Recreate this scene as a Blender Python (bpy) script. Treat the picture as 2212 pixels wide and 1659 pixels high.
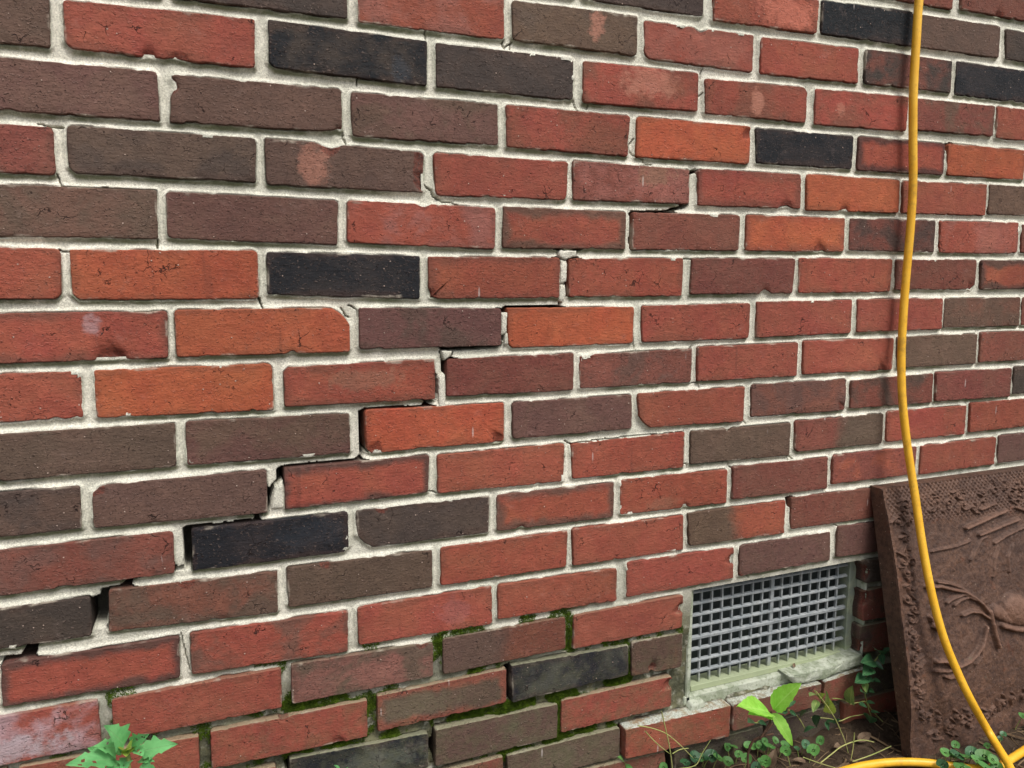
import bpy, bmesh, math, random
import numpy as np
from mathutils import Matrix, Vector

for _o in list(bpy.data.objects):
    bpy.data.objects.remove(_o, do_unlink=True)
SC = bpy.context.scene
COL = SC.collection

# ---------------------------------------------------------------- camera
cam_data = bpy.data.cameras.new("camera")
cam = bpy.data.objects.new("camera", cam_data)
COL.objects.link(cam)
SC.camera = cam
cam_data.sensor_width = 36.0
cam_data.lens = 36.0 * 769.0 / 1024.0
cam_data.clip_start = 0.01
cam_data.clip_end = 500.0
_RW = ((0.9279383574, -0.0515438116, 0.3691525975),
       (-0.3727336907, -0.1282568375, 0.9190319795),
       (-0.0000240665, -0.9904006357, -0.1382265543))
cam.matrix_world = Matrix(((_RW[0][0], -_RW[0][1], -_RW[0][2], 0.0346077872),
                           (_RW[1][0], -_RW[1][1], -_RW[1][2], -0.9752925412),
                           (_RW[2][0], -_RW[2][1], -_RW[2][2], -0.3295934791),
                           (0, 0, 0, 1)))

# ---------------------------------------------------------------- light: overcast daylight
SUN_EL, SUN_AZ = math.radians(58), math.radians(162)     # high, behind the camera and a little to its right
world = bpy.data.worlds.new("World")
SC.world = world
world.use_nodes = True
wt = world.node_tree
wt.nodes.clear()
w_out = wt.nodes.new("ShaderNodeOutputWorld")
w_bg = wt.nodes.new("ShaderNodeBackground")
w_hs = wt.nodes.new("ShaderNodeHueSaturation")
w_sky = wt.nodes.new("ShaderNodeTexSky")
w_sky.sky_type = 'NISHITA'
w_sky.sun_disc = False
w_sky.sun_elevation = SUN_EL
w_sky.sun_rotation = SUN_AZ
w_sky.dust_density = 4.0
w_sky.air_density = 1.2
w_hs.inputs['Saturation'].default_value = 0.35          # an overcast, nearly colourless sky
w_bg.inputs['Strength'].default_value = 0.105
wt.links.new(w_sky.outputs[0], w_hs.inputs['Color'])
wt.links.new(w_hs.outputs[0], w_bg.inputs['Color'])
wt.links.new(w_bg.outputs[0], w_out.inputs['Surface'])

sun_data = bpy.data.lights.new("sun", 'SUN')
sun_data.energy = 1.5
sun_data.angle = math.radians(20)
sun_data.color = (1.0, 0.97, 0.92)
sun = bpy.data.objects.new("sun", sun_data)
COL.objects.link(sun)
_sd = Vector((math.sin(SUN_AZ) * math.cos(SUN_EL), math.cos(SUN_AZ) * math.cos(SUN_EL), math.sin(SUN_EL)))
sun.rotation_euler = _sd.to_track_quat('Z', 'Y').to_euler()
sun.location = (0, -3, 3)

SC.view_settings.view_transform = 'Standard'
SC.view_settings.look = 'None'
SC.view_settings.gamma = 1.0
SC.view_settings.use_curve_mapping = False
SC.view_settings.exposure = 0.63

# ---------------------------------------------------------------- measured data (units of 0.1 mm in the wall's own frame)
BRICKS="""
-2 5.5 M 10181 1606 12111 1606 12111 1076 10181 1076
-2 6.5 M 12298 1635 14228 1635 14228 1105 12298 1105
-1 3 Dd 5287 917 7217 917 7217 387 5287 387
-1 4 R 7385 882 9301 871 9277 384 7385 352
-1 5 K 9371 879 11252 941 11291 408 9387 402
-1 6 B 11374 918 13266 943 13292 431 11406 411
-1 7 D 13424 918 15354 918 15411 430 13481 430
0 0.5 D 218 293 2148 293 2148 -237 218 -237
0 1.5 R/p 2270 273 4162 278 4162 -252 2270 -257
0 2.5 Bd 4265 239 6132 269 6132 -257 4273 -248
0 3.5 Rp 6251 228 8117 235 8123 -291 6268 -269
0 4.5 R 8242 227 10158 259 10171 -263 8266 -295
0 5.5 D/M 10283 270 12195 273 12217 -236 10309 -251
0 6.5 K 12306 290 14236 290 14262 -250 12332 -250
1 -1 B -2910 -394 -980 -394 -1002 -893 -2932 -893
1 0 R -852 -396 1079 -366 1062 -903 -867 -886
1 1 K/D 1227 -352 3124 -386 3112 -927 1223 -877
1 2 D 3233 -389 5165 -382 5162 -924 3238 -920
1 3 R/M 5306 -404 7164 -389 7167 -919 5303 -947
1 4 R/M 7279 -450 9167 -414 9166 -938 7308 -938
1 5 R/M 9321 -419 11264 -378 11260 -923 9334 -948
1 6 M/B 11415 -384 13287 -366 13290 -875 11432 -882
1 7 R 13370 -356 15300 -356 15327 -891 13397 -891
2 -0.5 P -1911 -1038 19 -1038 19 -1570 -1911 -1570
2 0.5 B 153 -1057 2044 -1052 2043 -1558 119 -1574
2 1.5 B/P 2157 -1074 4071 -1064 4077 -1586 2162 -1596
2 2.5 R/M 4183 -1065 6048 -1066 6021 -1618 4191 -1597
2 3.5 O 6163 -1062 8125 -1064 8122 -1612 6160 -1616
2 4.5 K 8228 -1078 10156 -1072 10157 -1584 8276 -1586
2 5.5 Rok 10262 -1065 12191 -1061 12193 -1578 10265 -1594
2 6.5 O 12256 -1053 14186 -1053 14208 -1573 12278 -1573
3 -1 M -2969 -1711 -1039 -1711 -1042 -2207 -2972 -2207
3 0 B/D -912 -1677 1034 -1690 1020 -2192 -918 -2178
3 1 B 1132 -1683 3068 -1733 3049 -2232 1133 -2214
3 2 R 3192 -1725 5094 -1744 5077 -2249 3211 -2261
3 3 M/p 5168 -1716 7067 -1744 7075 -2235 5175 -2248
3 4 Ro 7209 -1725 9135 -1717 9146 -2239 7226 -2251
3 5 O 9237 -1700 11200 -1708 11215 -2245 9267 -2257
3 6 R 11282 -1718 13269 -1691 13283 -2225 11305 -2243
3 7 B 13344 -1684 15274 -1684 15279 -2198 13349 -2198
4 -0.5 B/P -1991 -2328 -61 -2328 -77 -2869 -2007 -2869
4 0.5 P 35 -2339 1969 -2371 1944 -2909 18 -2860
4 1.5 R/p 2078 -2360 4030 -2391 4020 -2933 2063 -2875
4 2.5 RoB 4138 -2367 6014 -2386 6016 -2907 4132 -2916
4 3.5 M 6134 -2382 8003 -2370 8002 -2905 6127 -2906
4 4.5 Oo 8128 -2361 10079 -2357 10088 -2899 8133 -2900
4 5.5 M/D 10181 -2355 12109 -2346 12114 -2880 10188 -2869
4 6.5 Rp 12210 -2349 14180 -2324 14206 -2877 12244 -2888
4 7.5 M 14267 -2354 16197 -2354 16240 -2861 14310 -2861
5 -1 R -2989 -2990 -1059 -2990 -1089 -3537 -3019 -3537
5 0 O -973 -2999 998 -2987 991 -3558 -979 -3551
5 1 K 1097 -3001 2994 -3032 2982 -3583 1092 -3508
5 2 Ro 3092 -3039 4984 -3033 4980 -3591 3103 -3581
5 3 R 5119 -3045 7010 -3023 6998 -3582 5129 -3578
5 4 M 7154 -3027 9088 -3010 9063 -3559 7143 -3556
5 5 R 9171 -3000 11158 -3002 11148 -3553 9191 -3554
5 6 M 11254 -3016 13190 -2996 13178 -3517 11263 -3520
5 7 RoD 13276 -3004 15206 -3004 15247 -3522 13317 -3522
6 -0.5 RoM -1957 -3687 -27 -3687 -50 -4231 -1980 -4231
6 0.5 O 45 -3677 2062 -3683 2058 -4236 43 -4227
6 1.5 Pd 2182 -3685 4109 -3722 4107 -4228 2179 -4209
6 2.5 O 4204 -3718 6186 -3731 6179 -4266 4220 -4266
6 3.5 R 6309 -3720 8259 -3705 8258 -4252 6338 -4254
6 4.5 R 8381 -3684 10338 -3676 10342 -4224 8404 -4243
6 5.5 R 10450 -3669 12401 -3669 12424 -4212 10468 -4213
6 6.5 Bm 12460 -3680 14402 -3668 14423 -4196 12480 -4192
6 7.5 M 14451 -3673 16381 -3673 16418 -4193 14488 -4193
7 -1 R -2885 -4344 -955 -4344 -961 -4878 -2891 -4878
7 0 O -825 -4343 1106 -4346 1106 -4925 -831 -4891
7 1 Ro 1239 -4401 3170 -4374 3165 -4912 1234 -4892
7 2 M 3331 -4383 5214 -4372 5211 -4906 3319 -4886
7 3 P/M 5297 -4401 7217 -4377 7209 -4892 5313 -4888
7 4 R 7310 -4354 9235 -4349 9238 -4890 7318 -4885
7 5 R 9352 -4326 11322 -4335 11322 -4883 9374 -4877
7 6 B 11384 -4320 13332 -4318 13350 -4864 11440 -4857
7 7 M 13425 -4299 15355 -4299 15365 -4846 13435 -4846
8 -0.5 B -1947 -5005 -17 -5005 -27 -5531 -1957 -5531
8 0.5 P/B 95 -4998 2030 -5024 2026 -5551 83 -5531
8 1.5 O 2224 -4998 4150 -5022 4151 -5565 2240 -5575
8 2.5 P 4268 -5021 6173 -5022 6180 -5533 4283 -5543
8 3.5 R 6270 -5009 8216 -5012 8210 -5567 6310 -5537
8 4.5 P/M 8358 -4991 10303 -4993 10321 -5525 8374 -5511
8 5.5 M/D 10406 -5022 12309 -4995 12319 -5513 10413 -5506
8 6.5 M 12381 -4976 14338 -4988 14336 -5529 12397 -5498
8 7.5 D 14404 -4968 16334 -4968 16343 -5487 14413 -5487
9 -1 B/D -2981 -5658 -1051 -5658 -1063 -6163 -2993 -6163
9 0 B -939 -5680 987 -5664 978 -6216 -941 -6174
9 1 RoD 1196 -5664 3074 -5664 3050 -6177 1189 -6201
9 2 R 3185 -5677 5090 -5667 5072 -6228 3181 -6207
9 3 R 5198 -5687 7128 -5656 7127 -6215 5214 -6209
9 4 B 7240 -5655 9171 -5661 9175 -6203 7247 -6177
9 5 M>B 9274 -5639 11199 -5637 11196 -6168 9290 -6158
9 6 R 11280 -5610 13215 -5626 13221 -6162 11301 -6155
9 7 R 13304 -5587 15234 -5587 15257 -6132 13327 -6132
10 -0.5 M/P -2040 -6315 -110 -6315 -119 -6838 -2049 -6838
10 0.5 K 90 -6326 1973 -6315 1965 -6853 80 -6844
10 1.5 D 2071 -6320 3942 -6319 3917 -6852 2088 -6840
10 2.5 RoB 4039 -6322 5911 -6329 5902 -6862 4038 -6846
10 3.5 R 6013 -6299 7958 -6321 7958 -6875 6021 -6845
10 4.5 M 8047 -6290 10004 -6307 10013 -6851 8064 -6827
10 5.5 M/R 10102 -6284 12042 -6292 12043 -6799 10124 -6791
10 6.5 R 12144 -6288 14062 -6276 14073 -6803 12142 -6818
10 7.5 P 14136 -6263 16066 -6263 16110 -6801 14180 -6801
11 -1 D -2969 -6990 -1039 -6990 -1050 -7477 -2980 -7477
11 0 B/M -842 -6950 1063 -6990 1048 -7543 -873 -7461
11 1 B 1177 -6963 3093 -6989 3085 -7523 1173 -7493
11 2 R 3208 -6970 5148 -6976 5129 -7526 3209 -7516
11 3 R 5223 -6960 7150 -6982 7166 -7546 5243 -7526
11 4 B>R 7227 -6958 9146 -6965 9150 -7527 7270 -7493
11 5 M 9264 -6929 11144 -6950 11186 -7498 9291 -7482
12 -0.5 RoD -1976 -7644 -117 -7647 -136 -8193 -2005 -8158
12 0.5 R/P 1 -7631 1933 -7668 1910 -8231 -2 -8170
12 1.5 R 2053 -7640 3964 -7643 3969 -8214 2059 -8174
12 2.5 R 4054 -7641 5981 -7666 5982 -8188 4045 -8154
12 3.5 R 6149 -7604 8136 -7628 8150 -8163 6156 -8170
12 4.5 P 8257 -7624 10160 -7632 10192 -8143 8269 -8151
12 5.5 P 10310 -7556 12181 -7602 12237 -8166 10311 -8108
13 -1 R/W -2976 -8267 -1046 -8267 -1037 -8861 -2967 -8861
13 0 R -897 -8295 1055 -8289 1044 -8830 -906 -8838
13 1 Bp 1179 -8264 3085 -8312 3078 -8821 1173 -8812
13 2 B>M 3216 -8292 5117 -8291 5123 -8797 3223 -8827
13 3 R 5247 -8297 7187 -8285 7177 -8828 5249 -8829
14 -0.5 R -1903 -8914 32 -8987 22 -9529 -1932 -9449
14 0.5 R 169 -8954 2148 -8959 2142 -9497 163 -9466
14 1.5 BgoR 2288 -8942 4172 -8921 4173 -9448 2284 -9468
14 2.5 Kg 4246 -8886 6200 -8940 6212 -9436 4265 -9472
14 3.5 Bm 6265 -8909 7215 -8936 7213 -9512 6288 -9487
15 0 R -1014 -9625 936 -9630 919 -10159 -1034 -10151
15 1 Kg 1110 -9579 2997 -9654 2989 -10180 1097 -10121
15 2 Bo 3101 -9627 5001 -9647 4996 -10199 3086 -10187
15 3 R 5073 -9620 7023 -9626 7029 -10146 5066 -10147
16 1.5 M 2208 -10297 4115 -10282 4122 -10809 2212 -10828
16 2.5 Bo 4184 -10293 6091 -10297 6092 -10805 4201 -10772
16 3.5 R 6134 -10277 8114 -10304 8116 -10867 6137 -10783
16 4.5 M 8163 -10315 10044 -10318 10054 -10729 8169 -10797
16 5.5 M 10133 -10302 11107 -10247 11164 -10760 10096 -10738
16 6.5 D 11178 -10238 12976 -10265 13034 -10813 11222 -10761
17 3 M 5028 -10842 6931 -10903 6965 -11464 5054 -11382
17 4 D 7096 -10901 8894 -10917 8912 -11481 7127 -11464
17 5 D 8954 -10887 10591 -10892 10631 -11414 8984 -11409
13 5.5 D 10913 -8252 12771 -8330 12812 -8711 11006 -8691
14 5.2 M/D 10954 -8817 12824 -8830 12891 -9456 11002 -9390
15 5.2 M/D 11002 -9492 12898 -9529 12963 -10141 10959 -10010
"""
GAPS=[[(6093,-2403),(6144,-2385),(6149,-2419),(6148,-2877),(6129,-2906),(6091,-2809),(6102,-2623)],[(6101,-2403),(6108,-2376),(6732,-2345),(6762,-2318),(6999,-2269),(7040,-2237),(7066,-2253),(7000,-2293),(6773,-2340),(6745,-2370),(6148,-2398)],[(5092,-3089),(5101,-3048),(5198,-3032),(5245,-2936),(5271,-2935),(5231,-3042),(5127,-3076),(5129,-3556),(5084,-3559),(5071,-3422),(5089,-3355),(5102,-3156)],[(4959,-2939),(4978,-2939),(4975,-3024),(4960,-3028)],[(4981,-3702),(4984,-3646),(5054,-3597),(5077,-3564),(5086,-3572),(5036,-3655),(4996,-3709)],[(4109,-3782),(4116,-3742),(4183,-3703),(4292,-3705),(4962,-3698),(4985,-3708),(4966,-3722),(4230,-3743),(4217,-3792),(4210,-3939),(4192,-4038),(4182,-3939),(4189,-3800),(4130,-3791)],[(4109,-4104),(4172,-4067),(4165,-4162),(4130,-4134)],[(3257,-4255),(4112,-4233),(4140,-4192),(4151,-4217),(4112,-4252),(3458,-4272),(3423,-4314),(3398,-4373),(3335,-4399),(3330,-4431),(3320,-4560),(3300,-4572),(3278,-4558),(3265,-4429),(3289,-4390),(3390,-4334),(3415,-4282),(3260,-4276)],[(3166,-4625),(3211,-4587),(3218,-4685),(3220,-4799),(3199,-4898),(3162,-4893)],[(2150,-5029),(2224,-4987),(2982,-4995),(3046,-4922),(3112,-4919),(3098,-4978),(3048,-5003),(2982,-5016),(2239,-5011),(2218,-5041),(2215,-5342),(2233,-5534),(2224,-5573),(2176,-5609),(2152,-5543),(2151,-5210)],[(1109,-5699),(1160,-5654),(1527,-5642),(1981,-5649),(2105,-5635),(2169,-5589),(2186,-5650),(2120,-5668),(1965,-5673),(1526,-5672),(1205,-5680),(1187,-5706),(1180,-5817),(1078,-5896),(1036,-6047),(1009,-6176),(977,-6180),(996,-5965),(1050,-5878),(1107,-5822)],[(-3,-6324),(35,-6293),(381,-6301),(801,-6299),(868,-6222),(929,-6190),(980,-6173),(913,-6235),(852,-6308),(814,-6324),(380,-6321),(100,-6331),(84,-6378),(76,-6665),(84,-6819),(7,-6823),(-14,-6774),(-6,-6532)],[(-117,-6805),(-11,-6778),(-24,-6815),(-101,-6830)],[(-930,-6948),(-835,-6936),(-701,-6925),(-646,-6854),(-566,-6847),(-595,-6914),(-715,-6943),(-824,-6960),(-847,-7024),(-873,-7184),(-889,-7315),(-897,-7404),(-1003,-7393),(-1042,-7348),(-1030,-7039),(-937,-7009)],[(-2209,-7598),(-1978,-7589),(-1774,-7604),(-1721,-7478),(-1607,-7485),(-1628,-7603),(-1745,-7617),(-1876,-7632),(-1982,-7636),(-2213,-7655)],[(4149,-8909),(4253,-8919),(4264,-9462),(4181,-9425)],[(3006,-9862),(3095,-9810),(3089,-10030),(3001,-10008)],[(6092,-10307),(6135,-10297),(6136,-10748),(6098,-10780)],[(6955,-10993),(7099,-10987),(7111,-11331),(6971,-11295)],[(10057,-10388),(10137,-10360),(10106,-10694),(10062,-10685)],[(1053,-9660),(1110,-9588),(1107,-9742),(1057,-9764)],[(9164,-6943),(9263,-6923),(9269,-7016),(9235,-7074),(9178,-6965)],[(7075,-1778),(7210,-1732),(7180,-1773),(7087,-1812)],[(12195,-1071),(12355,-1047),(12290,-1105),(12235,-1122)]]
HAIR=[[(5180,-926),(5205,-1002),(5246,-1054)],[(6126,-1379),(6047,-1474),(6072,-1538),(6147,-1600),(6287,-1658),(6328,-1698),(6428,-1709)],[(3156,-2188),(3203,-2269),(3299,-2334),(3413,-2345),(3510,-2373)],[(2046,-1554),(2063,-1631),(2083,-1689)],[(3070,-2131),(3164,-2210),(3187,-2262),(3235,-2313)],[(-1040,-2207),(-1016,-2269),(-1008,-2309),(-940,-2329),(-543,-2326),(-71,-2330)],[(985,-3547),(1010,-3605),(1035,-3671)],[(967,-3519),(1006,-3577),(1036,-3671)],[(2062,-3656),(2137,-3687),(2174,-3726),(2164,-3801)],[(1972,-3685),(2022,-3768),(2066,-3800)],[(-1074,-3003),(-1047,-3022),(-978,-3028)],[(6173,-4196),(6206,-4285),(6234,-4366)],[(7357,-4879),(7388,-4992)],[(8227,-5539),(8297,-5618)],[(7131,-6153),(7187,-6167),(7234,-6239)],[(7253,-6177),(7636,-6199),(7980,-6205),(8019,-6293),(8056,-6316)],[(5095,-5637),(5153,-5669),(5202,-5699)],[(5201,-5690),(5504,-5670),(6313,-5653),(6607,-5657),(7119,-5656)],[(9150,-6197),(9181,-6291)],[(9176,-6209),(9285,-6276)],[(10004,-6835),(10028,-6916)],[(10238,-7498),(10352,-7588),(10294,-7710),(10290,-8012)],[(-1176,-1677),(-1077,-1701),(-931,-1703)],[(3108,-260),(3121,-372)],[(2252,-897),(2238,-982)],[(4145,-276),(4170,-363)],[(4271,-270),(4254,-354)],[(7256,-306),(7231,-441)],[(7271,-655),(7200,-711)],[(5410,-955),(5393,-1019)],[(-84,-2882),(-96,-2984)],[(4189,-331),(4282,-269)],[(-99,-7640),(-70,-7864),(-17,-8143)],[(8384,-8141),(8510,-8222)],[(4965,-2939),(5243,-2932)],[(4993,-3057),(5086,-3073)],[(4988,-3405),(5071,-3372)],[(3257,-4268),(3272,-4365),(3289,-4398)],[(3415,-4282),(3389,-4353)],[(7017,-3032),(7155,-3039)],[(7184,-4372),(7248,-4328)],[(7184,-4925),(7358,-4896)],[(3046,-6168),(3181,-6207)],[(9167,-414),(9122,-454)],[(8125,-2885),(8137,-2894)]]
MOSS=[(1138,-8846,2129,-8891,0.9),(691,-8830,1138,-8846,0.6),(1905,-8242,3065,-8287,0.3),(3101,-8196,4388,-8218,0.45),(2177,-8901,3073,-8895,0.45),(3125,-8334,3144,-8838,0.7),(3231,-8892,4140,-8893,0.75),(2161,-9549,2993,-9566,0.75),(2993,-9584,4390,-9566,1.1),(2216,-8997,2212,-9490,0.5),(658,-9576,2061,-9578,0.55),(4956,-9536,6263,-9516,1.1),(4179,-9595,4563,-9585,0.9),(5037,-9651,5022,-10195,0.9),(4179,-10282,5023,-10255,1.1),(5023,-10235,6065,-10261,0.85),(5270,-8867,6184,-8903,0.45),(6226,-8891,6244,-9432,0.85),(6290,-8864,7152,-8900,0.45),(4181,-8218,5103,-8229,0.4),(5173,-8259,5188,-8775,0.5),(7886,-10878,8449,-10858,0.9),(3705,-10335,4392,-10316,0.9),(-2001,-8181,-1052,-8223,0.3),(-1052,-8223,-157,-8209,0.3),(-956,-8305,-973,-8767,0.4),(94,-8956,83,-9429,0.4),(-1839,-8862,-1097,-8893,0.4),(-574,-8894,109,-8927,0.3),(1114,-8306,1110,-8806,0.4),(721,-8162,1905,-8242,0.3)]
LEAVES={'sapling':[(8210,-1000,-9911,8366,-1300,-9345,0.5,0),(8151,-1000,-9957,7363,-1300,-9423,0.36,0),(8145,-1000,-9976,7550,-1300,-9602,0.36,0),(8183,-1000,-9964,8391,-1300,-10370,0.42,0)],'vinca_wall':[(11213,-300,-9882,11228,-450,-9728,0.5,0),(11164,-300,-9899,10870,-450,-9638,0.55,0),(11187,-300,-9911,11066,-450,-9994,0.55,0),(11020,-300,-10007,10605,-450,-9863,0.5,0),(11042,-300,-10025,11089,-450,-10104,0.5,0),(10974,-300,-10124,10633,-450,-10092,0.55,0),(10863,-300,-10242,10836,-450,-10044,0.5,0),(10875,-300,-10279,10474,-450,-10193,0.5,0),(10880,-300,-10280,10867,-450,-10283,0.55,0),(11027,-300,-10348,11027,-450,-10316,0.5,0),(10846,-300,-10370,10714,-450,-10444,0.55,1),(10935,-300,-10525,10902,-450,-10488,0.5,0),(10843,-300,-10567,10616,-450,-10383,0.5,0)],'vinca_tall':[(10486,-350,-10666,10282,-500,-10250,0.45,1),(10673,-350,-10692,10699,-500,-10692,0.5,0),(10858,-350,-10709,10874,-500,-10658,0.4,0),(10956,-350,-11129,10764,-500,-10803,0.55,0),(10966,-350,-10921,11003,-500,-10859,0.35,0)],'vinca_pale':[(9847,-400,-10521,9760,-550,-10159,0.42,1),(9950,-400,-10698,9806,-550,-10364,0.5,2),(9688,-400,-10326,9348,-550,-10114,0.4,1),(9675,-400,-10402,9445,-550,-10460,0.45,1),(9703,-400,-10351,9659,-550,-10202,0.4,2),(9654,-400,-10845,9564,-550,-10577,0.6,0),(9896,-400,-10834,9913,-550,-10744,0.4,0),(9902,-400,-10842,9812,-550,-10879,0.4,0),(10047,-400,-10898,10061,-550,-10738,0.3,0)],'vinca_low':[(9364,-450,-10886,9441,-600,-10702,0.62,0),(9260,-450,-10595,9214,-600,-10363,0.5,0),(9041,-450,-10412,9058,-600,-10434,0.4,0),(8974,-450,-10465,8855,-600,-10199,0.4,0),(8949,-450,-10396,8663,-600,-10261,0.4,0),(8411,-450,-10457,8431,-600,-10442,0.5,0),(9111,-450,-10256,8900,-600,-10213,0.4,0),(8360,-450,-10491,8084,-600,-10283,0.5,0)],'weed':[(-712,-750,-8486,-824,-950,-8105,0.5,0),(-763,-650,-8578,-974,-850,-8359,0.5,0),(-642,-750,-8491,-467,-950,-8306,0.42,0),(-643,-750,-8546,-504,-950,-8516,0.6,0),(-546,-650,-8664,-192,-850,-8522,0.42,0),(-806,-750,-8630,-1226,-950,-8424,0.42,0),(-919,-600,-8666,-1026,-800,-8405,0.5,0),(-750,-750,-8696,-906,-950,-8644,0.5,0),(-709,-750,-8633,-710,-950,-8680,0.55,0),(-590,-650,-8769,-418,-850,-8670,0.35,0),(-558,-750,-8766,-387,-950,-8763,0.4,0),(-692,-790,-8510,-633,-990,-8374,0.6,2),(-687,-790,-8519,-697,-990,-8373,0.6,2),(-676,-790,-8536,-667,-990,-8458,0.6,2)],'seedling_a':[(1687,-500,-9639,1627,-600,-9402,0.45,0),(1707,-500,-9652,1756,-600,-9491,0.4,0)],'seedling_b':[(5899,-500,-10547,5723,-600,-10306,0.4,0),(5900,-500,-10577,5965,-600,-10560,0.5,0)]}
ROUNDS={'creeper_left':[(7209,-169,-11120,84),(7427,-123,-11120,94),(7569,-128,-11120,86),(7687,-193,-11120,104),(7768,-276,-11120,95),(7929,-324,-11120,117),(8113,-67,-11120,83),(8242,-66,-11120,69),(8238,-206,-11120,83),(8545,-115,-11120,93),(8719,-185,-11120,84),(8719,-364,-11120,98),(8275,-598,-11120,90),(6858,-78,-11120,70),(7857,161,-11120,51),(8004,212,-11120,60),(8212,-438,-11120,82),(8504,-555,-11120,91)],'creeper_mid':[(8761,-335,-11120,86),(8975,-233,-11120,61),(9055,-374,-11120,94),(8940,-523,-11120,93),(9459,-417,-11120,86),(9473,-578,-11120,95),(9668,-522,-11120,72),(8788,-184,-11120,70),(8408,-551,-11120,82),(9255,-437,-11120,52),(8524,-529,-11120,69),(8653,-195,-11120,70)],'creeper_right':[(11129,-1678,-11120,107),(11467,-1538,-11120,110),(11452,-1671,-11120,119),(11349,-1849,-11120,123),(11800,-1672,-11120,111),(11679,-1871,-11120,124),(11690,-2020,-11120,124),(11841,-1855,-11120,110),(11874,-1977,-11120,100),(12165,-1667,-11120,56),(13560,-1303,-11120,77),(12768,-1515,-11120,58),(11653,-1479,-11120,86),(11579,-1756,-11120,114),(11307,-1578,-11120,84),(11849,-2067,-11120,110),(12512,-1636,-11120,52)]}
STEMS={'sapling':[(14,[(8165,-1000,-9930),(8142,-1000,-10125),(7970,-1000,-10345)])],'vinca_wall':[(9,[(11356,-280,-11245),(11008,-280,-10877),(10876,-280,-10573),(10888,-280,-10280),(11029,-280,-10059),(11207,-280,-9890)])],'vinca_tall':[(9,[(10494,-330,-10690),(10689,-330,-10699),(10858,-330,-10725),(10960,-330,-10930),(11064,-330,-11150)]),(8,[(10102,-300,-10509),(10324,-300,-10579),(10540,-300,-10706)])],'vinca_pale':[(8,[(10237,-400,-11088),(10021,-400,-10725),(9847,-400,-10521),(9675,-400,-10319),(9602,-400,-10205)])],'vinca_low':[(8,[(8843,-450,-10368),(9046,-450,-10413),(9234,-450,-10585),(9390,-450,-10816)]),(8,[(8211,-450,-10398),(8359,-450,-10481),(8418,-450,-10452)])],'weed':[(22,[(-686,-800,-8520),(-676,-800,-8740),(-734,-800,-10283)])],'seedling_a':[(9,[(1688,-500,-9630),(1670,-500,-11145)])],'seedling_b':[(9,[(5899,-500,-10557),(5939,-500,-10903)])],'grass_left':[(9,[(6512,-500,-9839),(6597,-500,-10155),(6672,-500,-10452),(6731,-500,-10789),(6743,-500,-10954)]),(8,[(6099,-500,-9976),(6338,-500,-10070),(6599,-500,-10219),(6847,-500,-10454),(7125,-500,-10766)]),(8,[(6228,-500,-10092),(6431,-500,-10334),(6676,-500,-10573)]),(8,[(6731,-500,-10587),(6872,-500,-10551),(7028,-500,-10569)]),(8,[(6751,-500,-10855),(7153,-500,-10896),(7281,-500,-10723),(7433,-500,-10535)])],'grass_mid':[(8,[(9417,-600,-10060),(9641,-600,-10333),(9872,-600,-10645),(10056,-600,-10973),(10184,-600,-11247),(10325,-600,-11663)]),(9,[(9905,-1000,-10698),(9899,-1000,-10935),(9867,-1000,-11184)]),(9,[(9520,149,-11000),(9785,70,-11000),(10017,-31,-11000),(10226,-155,-11000),(10326,-275,-11000),(10604,-246,-11000),(10881,-276,-11000)]),(10,[(9311,-900,-11150),(9687,-775,-11150),(9988,-682,-11150),(10283,-654,-11150),(10469,-684,-11150),(10594,-797,-11150)]),(9,[(9901,-1006,-11200),(10338,-990,-11200),(10834,-932,-11200)]),(9,[(9227,-614,-11200),(9368,-843,-11200),(9514,-1033,-11200)]),(9,[(8762,-146,-11000),(9023,13,-11000),(9219,91,-11000)])],'woody':[(20,[(7964,-800,-11036),(7929,-800,-10822),(7943,-800,-10641),(8029,-800,-10498),(8214,-800,-10471),(8409,-800,-10476)]),(14,[(8167,-800,-10470),(8304,-800,-10379),(8382,-800,-10295)])]}
HOSE_DROP=[(11192,-140,1479),(11183,-140,1063),(11163,-160,425),(11156,-180,-360),(11216,-180,-1077),(11288,-180,-1808),(11298,-180,-2554),(11278,-180,-3314),(11255,-200,-4084),(11237,-240,-4705),(11249,-300,-5328),(11302,-380,-5955),(11370,-460,-6505),(11401,-580,-7043),(11401,-780,-7792),(11417,-1000,-8525),(11525,-1180,-9200),(11700,-1320,-9741),(11887,-1500,-10263),(12362,-1528,-10940),(12024,-2131,-11070),(11546,-2926,-11160)]
HOSE_GROUND=[(14213,-1521,-11250),(13256,-1737,-11250),(12886,-1808,-11250),(12520,-1874,-11250),(12116,-1936,-11250),(11840,-1909,-11250),(11581,-1788,-11250),(11363,-1633,-11250),(11142,-1477,-11250),(10893,-1342,-11250),(10615,-1230,-11250),(10307,-1148,-11250),(9965,-1099,-11250),(9590,-1089,-11250),(9179,-1151,-11250)]
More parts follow.
